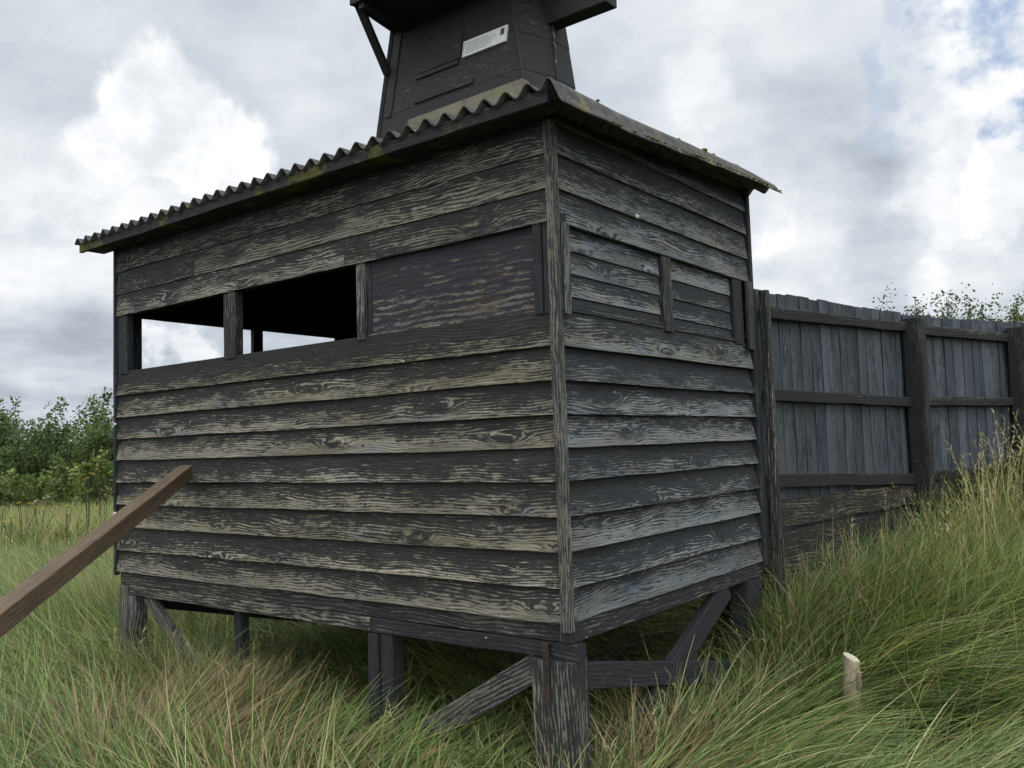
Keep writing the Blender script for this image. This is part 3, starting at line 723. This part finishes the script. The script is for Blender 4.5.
def dryness(x, y):
    # straw coloured patches: a big one in front of the hide, smaller ones around the legs and on the bank
    d = .06 + .08 * np.clip(field(x, y, 2.2, 4) * 2.5, 0, 1)
    for (cx, cy, rx, ry, a) in ((-1.85, -.75, .80, .35, .62), (-2.25, -.12, .30, .30, .70), (.12, .25, .22, .5, .5), (-5.2, 1.2, .6, .6, .35), (-.7, -.55, .6, .3, .20), (.25, 3.2, .3, .7, .25)):
        u_ = ((x - cx) * .9 + (y - cy) * -.2) / rx; v_ = ((y - cy) + .15 * (x - cx)) / ry
        d = d + a * np.exp(-(u_ ** 2 + v_ ** 2) * (1 + .6 * field(x, y, 5, 2)))
    return np.clip(d, 0, .85)
def lay(x, y):
    """direction the sward lies in"""
    a = 3.55 + 1.0 * field(x, y, .9, 1) + .6 * field(x, y, 2.6, 6)        # mostly combed towards the west (image left)
    mid = np.exp(-(((x + 1.5) / 1.2) ** 2 + ((y + .1) / .8) ** 2) ** 2)
    a = a * (1 - mid) + mid * (.60 + .8 * field(x, y, 2.6, 6))              # in front of the hide it lies the other way
    rightz = sst(x, -.2, .5)
    a = a * (1 - rightz) + rightz * (.75 + 1.1 * field(x, y, 1.4, 3))
    return a
def tuft(n, r0, r1, per, spread, **k):
    global TB
    tx, ty = sample(n, r0, r1)
    tb = np.repeat(np.clip(rng.normal(1, .26, n), .45, 1.6), per)
    x = np.repeat(tx, per) + rng.normal(0, spread, n * per); y = np.repeat(ty, per) + rng.normal(0, spread, n * per)
    ta = np.repeat(rng.normal(0, .35, n), per)
    m = keep(x, y); TB = tb[m][:, None]; return x[m], y[m], ta[m]

# long lying sward, near
x, y, ta = tuft(7600, 3.3, 8.2, 18, .055)
n = len(x); az = lay(x, y) + ta * 1.2 + rng.normal(0, .20, n)
dr = dryness(x, y); tin, isd = tints(x, y, dr); tin = tin * TB
under = (x > -3.7) & (x < 0) & (y > 0) & (y < 2.2)
L = rng.uniform(.30, .80, n) * np.clip(TB[:, 0], .7, 1.2) * (1 + .25 * field(x, y, 2, 5)) * np.where(under, .7, 1)
upr = np.clip(sst(x, -3.6, -4.6), 0, 1)                                  # stands straighter left of the hide
nearpost = np.exp(-(((x + .05) / .35) ** 2 + ((y + .1) / .45) ** 2)); L = L * (1 - .5 * nearpost) * (1 - .82 * np.exp(-(((x - .83) / .26) ** 2 + ((y - 1.05) / .55) ** 2) ** 2)) * (1 - .48 * np.clip(np.minimum(sst(x, -3.9, -3.5), 1 - sst(x, -.1, .25)) * np.minimum(sst(y, -.9, -.3), 1 - sst(y, .4, .6)), 0, 1))
lean = np.clip(1.12 + ta * .35 + rng.normal(0, .14, n), .2, 1.45) * (1 - .65 * upr); curl = rng.uniform(.25, .85, n) * (1 - .4 * upr)
V, q, T = blades(x, y, L, az, lean, curl, rng.uniform(.0030, .0068, n), tin, 6, tipcol=tin * 1.1 + .012)
big_mesh('grass', V, 14, q, T, M['grass'])
# mid distance sward
x, y, ta = tuft(6500, 8.0, 14.5, 12, .08)
n = len(x); az = lay(x, y) + ta + rng.normal(0, .5, n); tin, isd = tints(x, y, .12 + .2 * np.clip(field(x, y, 1.2, 4) * 2, 0, 1))
L = rng.uniform(.30, .58, n); lean = rng.uniform(.1, .7, n)
V, q, T = blades(x, y, L, az, lean, rng.uniform(.3, 1.1, n), rng.uniform(.006, .010, n), tin * 1.1, 4, tipcol=tin * 1.2 + .01)
big_mesh('grass', V, 10, q, T, M['grass'])
# far sward
x, y, ta = tuft(4500, 14, 34, 12, .15)
n = len(x); az = lay(x, y) + ta + rng.normal(0, .8, n); tin, isd = tints(x, y, .15 + .25 * np.clip(field(x, y, .6, 4) * 2, 0, 1))
V, q, T = blades(x, y, rng.uniform(.3, .65, n), az, rng.uniform(.0, .6, n), rng.uniform(.2, 1.0, n), rng.uniform(.014, .024, n), tin * 1.15, 3, tipcol=tin * 1.25 + .01)
big_mesh('grass', V, 8, q, T, M['grass'])
# taller rank grass on the bank in front of the fence, by the legs, and left of the prop
def patch(cx, cy, sx, sy, n, L0, L1, lean0, lean1, dry, w0=.003, w1=.006, azm=None, azs=1.2, curl=(.3, 1.2), name='tall_grass', tip=.0):
    x = rng.normal(cx, sx, n); y = rng.normal(cy, sy, n); m = keep(x, y); x, y = x[m], y[m]; n = len(x)
    az = (lay(x, y) if azm is None else np.full(n, azm)) + rng.normal(0, azs, n)
    tin, isd = tints(x, y, np.full(n, dry))
    return blades(x, y, rng.uniform(L0, L1, n), az, rng.uniform(lean0, lean1, n), rng.uniform(curl[0], curl[1], n), rng.uniform(w0, w1, n), tin, 6, tipcol=tin * 1.1 + tip)
parts_ = [
    patch(.80, 3.6, .35, .8, 5000, .3, .65, .1, .8, .15), patch(1.15, 5.0, .35, .7, 5000, .3, .65, .0, .7, .15),
    patch(.95, 4.0, .35, .9, 3200, .4, .75, .0, .6, .25), patch(.32, 2.65, .16, .35, 3000, .18, .42, .1, .9, .15), patch(-1.2, -.14, .5, .12, 3200, .2, .50, .6, 1.2, .05), patch(-1.8, 2.7, 1.6, .35, 6000, .3, .7, 0, .7, .2), patch(-1.6, 1.3, 1.3, .5, 3500, .15, .4, .1, .9, .2),
    patch(-2.45, -.10, .28, .16, 1600, .25, .52, .1, .8, .30, azm=None), patch(-3.0, -.05, .3, .1, 900, .25, .55, 0, .5, .3),
    patch(.10, 1.3, .06, .7, 900, .2, .5, .1, .8, .3), patch(.02, .45, .08, .2, 160, .25, .5, .1, .6, .8),
    patch(.10, 2.2, .07, .14, 1100, .3, .6, 0, .6, .2), patch(-4.2, .2, .35, .6, 3000, .3, .6, .3, 1.0, .15),
    patch(-1.0, -.05, .7, .12, 1500, .15, .38, .5, 1.1, .1), patch(-2.0, .15, .7, .12, 1400, .15, .38, .5, 1.1, .1)]
V = np.concatenate([p[0] for p in parts_]); T = np.concatenate([p[2] for p in parts_])
big_mesh('tall_grass', V, 14, parts_[0][1], T, M['grass'])
# matted dead grass
parts_ = [patch(-1.75, -.85, .65, .25, 6500, .15, .42, .7, 1.35, .97, azm=.6, azs=.7, w0=.002, w1=.004, tip=.0),
          patch(-.75, -.6, .5, .2, 1000, .15, .4, .8, 1.35, .97, azm=.7, azs=.6, w0=.002, w1=.004),
          patch(-2.3, -.2, .22, .2, 1800, .2, .5, .2, .9, .97, azm=2.5, azs=.9, w0=.002, w1=.004),
          patch(-2.6, -1.1, .6, .2, 2500, .15, .4, .7, 1.3, .95, azm=3.7, azs=.6, w0=.002, w1=.004),
          patch(.45, 2.2, .25, .3, 700, .15, .4, .6, 1.3, .97, azs=1, w0=.002, w1=.004), patch(-5.0, 1.1, .35, .4, 2600, .25, .5, .1, .6, .97, azs=1.2, w0=.003, w1=.005),
          patch(-.4, 1.0, .35, .6, 900, .15, .45, .5, 1.2, .9, azs=1.5, w0=.002, w1=.004)]
V = np.concatenate([p[0] for p in parts_]); T = np.concatenate([p[2] for p in parts_])
big_mesh('dry_grass', V, 14, parts_[0][1], T, M['grass'])

def at(px, dist, dy=0):
    x_ = (px - 512) / F; dv = fw + r2 * x_; dv = Vector((dv.x, dv.y, 0)).normalized(); return CAM.x + dv.x * dist, CAM.y + dv.y * dist
parts_ = []
for px, dist, n in ((-30, 18.5, 2600), (0, 19, 2600), (30, 19.5, 2600), (60, 19, 2600), (90, 18.5, 2600), (112, 17.5, 2200), (20, 16.5, 2200), (80, 16, 2200)):
    a_ = (px - 512) / F; dv = fw + r2 * a_; dv = Vector((dv.x, dv.y, 0)).normalized()
    parts_.append(patch(CAM.x + dv.x * dist, CAM.y + dv.y * dist, .7, .7, n, .40, .85, 0, .5, .3, w0=.010, w1=.018, azs=2, tip=.02))
V = np.concatenate([p[0] for p in parts_]); T = np.concatenate([p[2] for p in parts_])
big_mesh('tall_grass', V, 14, parts_[0][1], T * 1.15, M['grass'])
# flowering stalks with drooping straw coloured heads
def stalks(spots, name):
    Vs, Ts = [], []
    for (cx, cy, sx, sy, n, h0, h1, lean) in spots:
        x = rng.normal(cx, sx, n); y = rng.normal(cy, sy, n); m = keep(x, y); x, y = x[m], y[m]; n = len(x)
        if n == 0: continue
        az = rng.uniform(0, 6.28, n); c = np.array([[.30, .28, .15], [.38, .34, .20], [.26, .27, .12], [.34, .28, .16]])[rng.integers(0, 4, n)] * rng.uniform(1.0, 1.4, (n, 1)); H = rng.uniform(h0, h1, n)
        le = rng.uniform(0, lean, n); cu = rng.uniform(.05, .55, n)
        V, q, T = blades(x, y, H, az, le, cu, np.full(n, .0052), c, 6); 
        V[:, -2:] += 0; Vs.append(V); Ts.append(T)
        tip = (V[:, -2] + V[:, -1]) / 2
        for k in range(9):      # seed head spikelets
            f_ = rng.uniform(.72, 1.0, n)[:, None]; b0 = (V[:, 8] + V[:, 9]) / 2
            pos = b0 + (tip - b0) * (f_ - .7) / .3
            a2 = az + rng.normal(0, 1.0, n); hv, qq, ht = blades(pos[:, 0].copy(), pos[:, 1].copy(), rng.uniform(.02, .06, n), a2, rng.uniform(.2, .9, n), rng.uniform(.4, 1.2, n), np.full(n, .0045), c * 1.1, 6, z=pos[:, 2].copy())
            Vs.append(hv); Ts.append(ht)
    big_mesh(name, np.concatenate(Vs), 14, q, np.concatenate(Ts), M['grass'])
stalks([at(985, 7.2) + (.07, .07, 22, .75, 1.05, .22), at(1000, 7.6) + (.05, .05, 16, .9, 1.2, .2), at(948, 7.0) + (.06, .06, 12, .5, .8, .15), at(908, 7.6) + (.06, .06, 10, .4, .7, .3), at(1010, 6.6) + (.12, .2, 14, .6, .9, .3), (1.15, 3.6, .12, .35, 22, .8, 1.15, .35), (.85, 3.3, .05, .25, 20, .5, .8, .15), (.75, 4.0, .3, .7, 18, .5, .85, .4), (.40, 2.7, .12, .25, 8, .5, .75, .5),
        (-2.3, -.05, .2, .1, 7, .3, .5, .5), (1.3, 4.4, .2, .6, 16, .7, 1.1, .4), (-3.1, -.1, .25, .1, 6, .4, .6, .3), (-5, 1, .5, .8, 16, .4, .6, .3),
        (.10, .5, .07, .25, 10, .2, .42, .7), (.12, 1.9, .1, .15, 8, .3, .5, .4), (-1.0, -.1, .2, .05, 1, .3, .4, .4)], 'grass_stalks')

# ------------------------------------------------------------------ shrubs
def shrub(cx, cy, h, w, name, label, cat, group, nshoot=34, leaf=.06, per=230, cols=((.030, .055, .015), (.045, .075, .022), (.065, .095, .03)), spiky=.5, low=0.0, seed=0):
    rs = np.random.default_rng(seed + 100); z0 = float(gz(cx, cy))
    root = empty(name, (cx, cy, z0)); tag(root, label, cat, group)
    mb = MB(); C_ = []; S_ = []
    cols = np.array(cols)
    for i in range(nshoot):
        a = rs.uniform(0, 6.283); rr = w * .5 * math.sqrt(rs.uniform(0, 1)); hh = h * (1 - .45 * (rr / (w * .5)) ** 2) * rs.uniform(.72, 1.0) * (1 + spiky * .25 * (rs.uniform() > .8))
        bx, by = .25 * rr * math.cos(a), .25 * rr * math.sin(a)
        tx, ty = rr * math.cos(a), rr * math.sin(a); pts = []
        for k in range(7):
            t = k / 6; pts.append(Vector((bx + (tx - bx) * t ** .8 + rs.normal(0, .03) * (k > 0), by + (ty - by) * t ** .8 + rs.normal(0, .03) * (k > 0), hh * t - .03)))
        if i < 26: mb.tube(pts, [max(.004, .028 * h / 2.5 * (1 - k / 6.3)) for k in range(7)], 5)
        P = np.array([tuple(p) for p in pts])
        t = rs.uniform(.08 + low, 1, per) ** .8; idx = np.clip((t * 6).astype(int), 0, 5); fr = (t * 6 - idx)[:, None]
        pos = P[idx] * (1 - fr) + P[idx + 1] * fr
        # side twigs
        tw = rs.normal(0, 1, (per // 8 + 1, 3)) * np.array([.19, .19, .13]) * h / 2.3
        sp = np.repeat(tw, 8, axis=0)[:per] * rs.uniform(.1, 1, (per, 1)) * (1.15 - .75 * t[:, None])
        pos = pos + sp + rs.normal(0, .022, (per, 3)); C_.append(pos)
        S_.append(np.tile(cols[rs.integers(0, len(cols))] * rs.uniform(.75, 1.3), (per, 1)) * rs.uniform(.75, 1.3, (per, 1)))
    child_ = mb.build('stems', M['bark'], root)
    c = np.concatenate(C_); col = np.concatenate(S_); n = len(c); c[:, 2] = np.maximum(c[:, 2], .02)
    d = rs.normal(0, 1, (n, 3)); d[:, 2] = np.abs(d[:, 2]) * .7; d /= np.linalg.norm(d, axis=1)[:, None]
    s = np.cross(d, rs.normal(0, 1, (n, 3))); s /= np.linalg.norm(s, axis=1)[:, None]
    l = leaf * rs.uniform(.6, 1.3, n)[:, None]; ww = l * .32
    V = np.stack([c, c + d * l * .5 + s * ww, c + d * l, c + d * l * .5 - s * ww], 1)
    big_mesh('leaves', V, 4, np.array([[0, 1, 2, 3]]), np.repeat(col[:, None, :], 4, 1), M['leaf'], kind=None, parent=root)
    return root
LG = 'bushes along the far side of the meadow'
spec = [(-60, 26, 2.9, 3.0, 'dark round bush at the far left edge of the meadow'),
        (2, 27, 3.35, 2.6, 'tall dark bush beyond the meadow, leftmost of those with a spiky top'),
        (30, 24, 2.5, 2.4, 'lower rounded green bush in front of the tall leftmost bush'),
        (52, 28, 3.1, 1.9, 'slim bush with upright shoots, second tall one from the left'),
        (72, 24, 2.4, 2.2, 'pale green low bush in the dip between two taller bushes'),
        (98, 27, 3.6, 2.2, 'tallest dark bush beside the left corner of the hide'),
        (112, 23, 2.8, 1.8, 'dense green bush partly hidden behind the left corner of the hide'),
        (140, 25, 3.3, 3.0, 'bush hidden mostly behind the hide, seen at its left edge')]
for i, (px, dist, h, w, lab) in enumerate(spec):
    cx, cy = at(px, dist); c = ((.055, .09, .03), (.08, .125, .045), (.11, .15, .06)) if i % 2 else ((.045, .072, .026), (.062, .098, .036), (.085, .12, .048))
    shrub(cx, cy, h, w, 'bush', lab, 'bush', LG, nshoot=42, leaf=.10, per=210, cols=c, spiky=.6, seed=i)
# lower rough growth before them
for i, (px, dist, h, w, lab) in enumerate([(-20, 22, 1.5, 2.6, 'low bramble mound at the left edge under the bushes'), (22, 21.5, 1.3, 2.4, 'low dark bramble mound with yellow flowers below it'),
        (62, 21.5, 1.4, 2.3, 'low bramble mound in the middle of the gap left of the hide'), (98, 20.5, 1.7, 2.1, 'bright green rough growth touching the left corner of the hide'), (86, 22.5, 1.9, 2.3, 'olive bramble mound behind the orange flower stems')]):
    cx, cy = at(px, dist); shrub(cx, cy, h, w, 'bramble', lab, 'bramble', 'bramble mounds in front of the bushes', nshoot=38, leaf=.085, per=190, cols=((.065, .10, .026), (.10, .145, .042), (.14, .17, .06)), spiky=.3, seed=40 + i)
# beyond the fence
FG = 'bushes beyond the fence'
for i, (px, dist, h, w, lab) in enumerate([(893, 15.5, 3.05, 1.9, 'thin airy bush tip over the fence, nearest the hide'), (920, 15, 2.95, 2.0, 'small airy bush over the fence, second from the hide'), (955, 14.5, 3.0, 2.0, 'upright airy bush over the middle of the fence'),
        (988, 14, 2.9, 2.0, 'low bush over the fence just left of the right edge'), (1024, 13.5, 2.8, 2.0, 'fuller bush over the fence at the right edge'), (1065, 13.5, 2.75, 1.6, 'dense bush beyond the fence past the right edge')]):
    cx, cy = at(px, dist); shrub(cx, cy, h, w, 'bush', lab, 'bush', FG, nshoot=95, leaf=.05, per=120, cols=((.04, .06, .02), (.06, .085, .03), (.085, .11, .045)), spiky=.15, low=.25, seed=60 + i)
# dark bramble at the foot of the fence
for i, (cx, cy, h, w, lab) in enumerate([(1.32, 5.55, 1.0, .8, 'dark leafy bramble climbing the last fence post'), (1.35, 4.6, .75, .7, 'bramble in the tall grass on the bank at the right edge'), (.66, 4.75, .50, .45, 'small dark bramble at the foot of the middle fence post'), (.95, 5.5, .55, .5, 'small bramble low against the second fence panel')]):
    shrub(cx, cy, h, w, 'bramble', lab, 'bramble', 'brambles at the foot of the fence', nshoot=26, leaf=.045, per=120, cols=((.025, .045, .014), (.04, .065, .02), (.06, .085, .03)), spiky=.2, seed=80 + i)

# ------------------------------------------------------------------ yellow flowers in the meadow
def flower_plant(px, dist, h, n, label, mat='petal', size=.035):
    cx, cy = at(px, dist); z0 = float(gz(cx, cy)); root = empty('wildflower', (cx, cy, z0)); tag(root, label, 'wildflower', 'wildflowers in the meadow')
    ms = MB(); heads = []
    for i in range(n):
        a = random.uniform(0, 6.28); r_ = random.uniform(.02, .22); hh = h * random.uniform(.85, 1.05)
        ms.tube([(0, 0, -.02), (r_ * .4 * math.cos(a), r_ * .4 * math.sin(a), hh * .6), (r_ * math.cos(a), r_ * math.sin(a), hh)], [.006, .005, .004], 5)
        c = Vector((r_ * math.cos(a), r_ * math.sin(a), hh)); mf = MB(); heads.append(mf)
        for k in range(8):
            t = k * math.pi / 4; d = Vector((math.cos(t), math.sin(t), .25)); s_ = Vector((-math.sin(t), math.cos(t), 0)); base = len(mf.v)
            mf.v += [c, c + d * size * .6 + s_ * size * .28, c + d * size, c + d * size * .6 - s_ * size * .28]
            mf.face((base, base + 1, base + 2, base + 3), [(0, 0)] * 4, [(0, 0)] * 4)
        blob(mf, tuple(c), size * .35, .6)
    ms.build('stems', M['bark'], root); [m_.build('flower_head', M[mat], root) for m_ in heads]
for px, dist, h, n, lab in ((2, 15.5, .85, 2, 'yellow wildflower at the very left edge of the meadow'), (11, 15, .76, 3, 'orange yellow wildflower second from the left edge'), (24, 15.5, .88, 4, 'bright yellow wildflower left of the middle of the gap'),
        (43, 15.5, .86, 3, 'yellow wildflower in the middle between bushes and prop'), (66, 15, .84, 3, 'yellow wildflower nearest above the prop timber'), (88, 15.5, 1.35, 5, 'tall yellow flower stems before the bramble beside the hide'), (102, 15.8, 1.42, 4, 'tallest yellow flower stems close to the left corner of the hide')):
    flower_plant(px, dist, h, n, lab)
flower_plant(38, 15.2, 1.05, 3, 'pale white wildflower above the yellow ones', 'white_petal', .03)

# ------------------------------------------------------------------ sky and sun
w = bpy.data.worlds.new('World'); scene.world = w; w.use_nodes = True
t = NT(w.node_tree); bg = w.node_tree.nodes['Background']
sky = t.node('ShaderNodeTexSky', sky_type='NISHITA'); sky.sun_disc = False
SAZ, SEL = R(-28), R(48)           # azimuth from +Y towards +X, elevation: behind the tower
sky.sun_elevation = SEL; sky.sun_rotation = SAZ; sky.air_density = 1.2; sky.dust_density = 1.5
d = t.vm('NORMALIZE', t.node('ShaderNodeTexCoord').outputs['Generated'])
dx, dy, dz = t.sep(d)
inv = t.m('DIVIDE', 1.0, t.m('ADD', t.m('MAXIMUM', dz, 0.0), .16))
pl = t.xyz(t.m('MULTIPLY', dx, inv), t.m('MULTIPLY', dy, inv), t.m('MULTIPLY', dz, 1.5))
n1 = t.noise(pl, 1.15, 5, .55, .0)
n2 = t.noise(t.vm('ADD', pl, (3.1, 1.7, .4)), 2.6, 5, .58, 0)
n3 = t.noise(d, 10.0, 6, .62, 0)
br = t.m('MULTIPLY_ADD', t.ss(n1, .32, .68), .17, .515)
br = t.m('ADD', br, t.m('MULTIPLY', t.m('SUBTRACT', n2, .5), .30))
br = t.m('ADD', br, t.m('MULTIPLY', t.m('SUBTRACT', n3, .5), .15))
def ray(px, py):
    v = fw + r2 * ((px - 512) / F) - u2 * ((py - 384) / F); return tuple(v.normalized())
wcol = t.noise(d, 9.0, 5, .62, 0, col=True)
warp = t.vm('ADD', d, t.vm('MULTIPLY', t.vm('SUBTRACT', wcol, (.5, .5, .5)), (.11, .11, .11)))
warp2 = t.vm('ADD', d, t.vm('MULTIPLY', t.vm('SUBTRACT', wcol, (.5, .5, .5)), (.24, .24, .24)))
def puff(dirv, rad, soft, wv=None):
    return t.ss(t.vm('DISTANCE', wv or warp, dirv), rad + soft, rad - soft)
cum = puff(ray(165, 122), .078, .010)
for px, py, rad, am in ((940, 195, .05, .08), (1010, 175, .05, .08), (800, 225, .035, .06), (700, 90, .045, .07), (990, 60, .05, .10), (775, 245, .018, .14), (880, 262, .05, -.09), (835, 185, .05, -.06), (860, 150, .03, -.05), (930, 290, .03, .09)):
    br = t.m('ADD', br, t.m('MULTIPLY', puff(ray(px, py), rad, .011), am))
for px, py, rad in ((110, 150, .050), (205, 150, .060), (235, 175, .045), (150, 210, .08), (70, 200, .05)):
    cum = t.m('MAXIMUM', cum, t.m('MULTIPLY', puff(ray(px, py), rad, .012 if py < 180 else .04), 1.0 if py < 180 else .7))
shade = t.m('MULTIPLY_ADD', t.ss(t.m('ADD', t.m('MULTIPLY', n3, .6), t.m('MULTIPLY', n2, .4)), .38, .60), .20, .66)
cumb = t.m('MULTIPLY', shade, 1.0)
soft = [(40, 270, .12, .08, +.12), (60, 350, .10, .05, -.09), (55, 415, .05, .03, .12), (30, 385, .06, .03, -.08), (30, 30, .22, .15, -.02), (300, 60, .18, .12, -.01),
        (690, 100, .10, .07, +.07), (930, 190, .10, .06, +.05), (800, 250, .08, .05, +.08), (900, 270, .12, .06, -.10), (960, 250, .07, .04, .08), (820, 170, .10, .06, -.10), (840, 60, .16, .10, -.04), (1000, 160, .07, .05, .10), (900, 130, .08, .06, .05), (850, 290, .1, .05, .06), (190, 330, .13, .06, -.10), (180, 345, .03, .012, .2)]
for px, py, rad, so, am in soft:
    br = t.m('ADD', br, t.m('MULTIPLY', puff(ray(px, py), rad, so, warp2), am))
br = t.m('ADD', t.m('MULTIPLY', br, t.m('SUBTRACT', 1.0, t.m('MULTIPLY', cum, .9))), t.m('MULTIPLY', t.m('MULTIPLY', cum, .9), cumb))
# unseen sky overhead is brightened to add light on the hide and grass
br = t.m('MULTIPLY', br, t.m('MULTIPLY_ADD', t.ss(dz, .50, .90), 1.1, 1.0))
br = t.m('MULTIPLY', br, t.m('MULTIPLY_ADD', t.ss(t.vm('DOT_PRODUCT', d, tuple(fw)), .35, -.4), 1.1, 1.0))      # unseen sky behind the camera also brightened, as added fill light
ccol = t.mix(t.ss(br, .42, .85), (.80, .89, 1.0), (.985, .99, 1.0))
cl = t.vm('MULTIPLY', ccol, t.xyz(br, br, br))
cl10 = t.vm('MULTIPLY', cl, (10, 10, 10))
# breaks in the cloud where the blue shows
gap = t.m('MULTIPLY', puff(ray(990, 2), .05, .02, warp2), .85)
for px, py, rad, a in ((1003, 108, .030, 1.0), (965, 10, .035, .8), (905, 30, .02, .35), (868, 72, .018, .45), (885, 95, .014, .5), (872, 128, .012, .4), (1015, 45, .02, .5)):
    if a: gap = t.m('MAXIMUM', gap, t.m('MULTIPLY', puff(ray(px, py), rad, .018, warp2), a))
bluec = t.vm('ADD', t.vm('MULTIPLY', sky.outputs[0], (.2, .2, .2)), (1.3, 2.1, 3.5))
t.l.new(t.mix(gap, cl10, bluec), bg.inputs[0]); bg.inputs[1].default_value = .1

sd = bpy.data.lights.new('sun', 'SUN'); sd.energy = 1.1; sd.angle = R(14); sd.color = (1, .95, .88)
so = bpy.data.objects.new('sun', sd); COL.objects.link(so)
dirv = Vector((math.sin(SAZ) * math.cos(SEL), math.cos(SAZ) * math.cos(SEL), math.sin(SEL)))
so.rotation_euler = dirv.to_track_quat('Z', 'Y').to_euler(); so.location = (-5, 8, 12)

vs = scene.view_settings; vs.view_transform = 'Standard'; vs.look = 'None'; vs.gamma = 1; vs.exposure = 0.42; vs.use_curve_mapping = False
scene.render.engine = 'CYCLES'; scene.cycles.max_bounces = 4; scene.cycles.diffuse_bounces = 2; scene.cycles.transmission_bounces = 2; scene.cycles.use_adaptive_sampling = True; scene.cycles.adaptive_threshold = .035; scene.render.use_persistent_data = False
scene.cycles.use_denoising = True
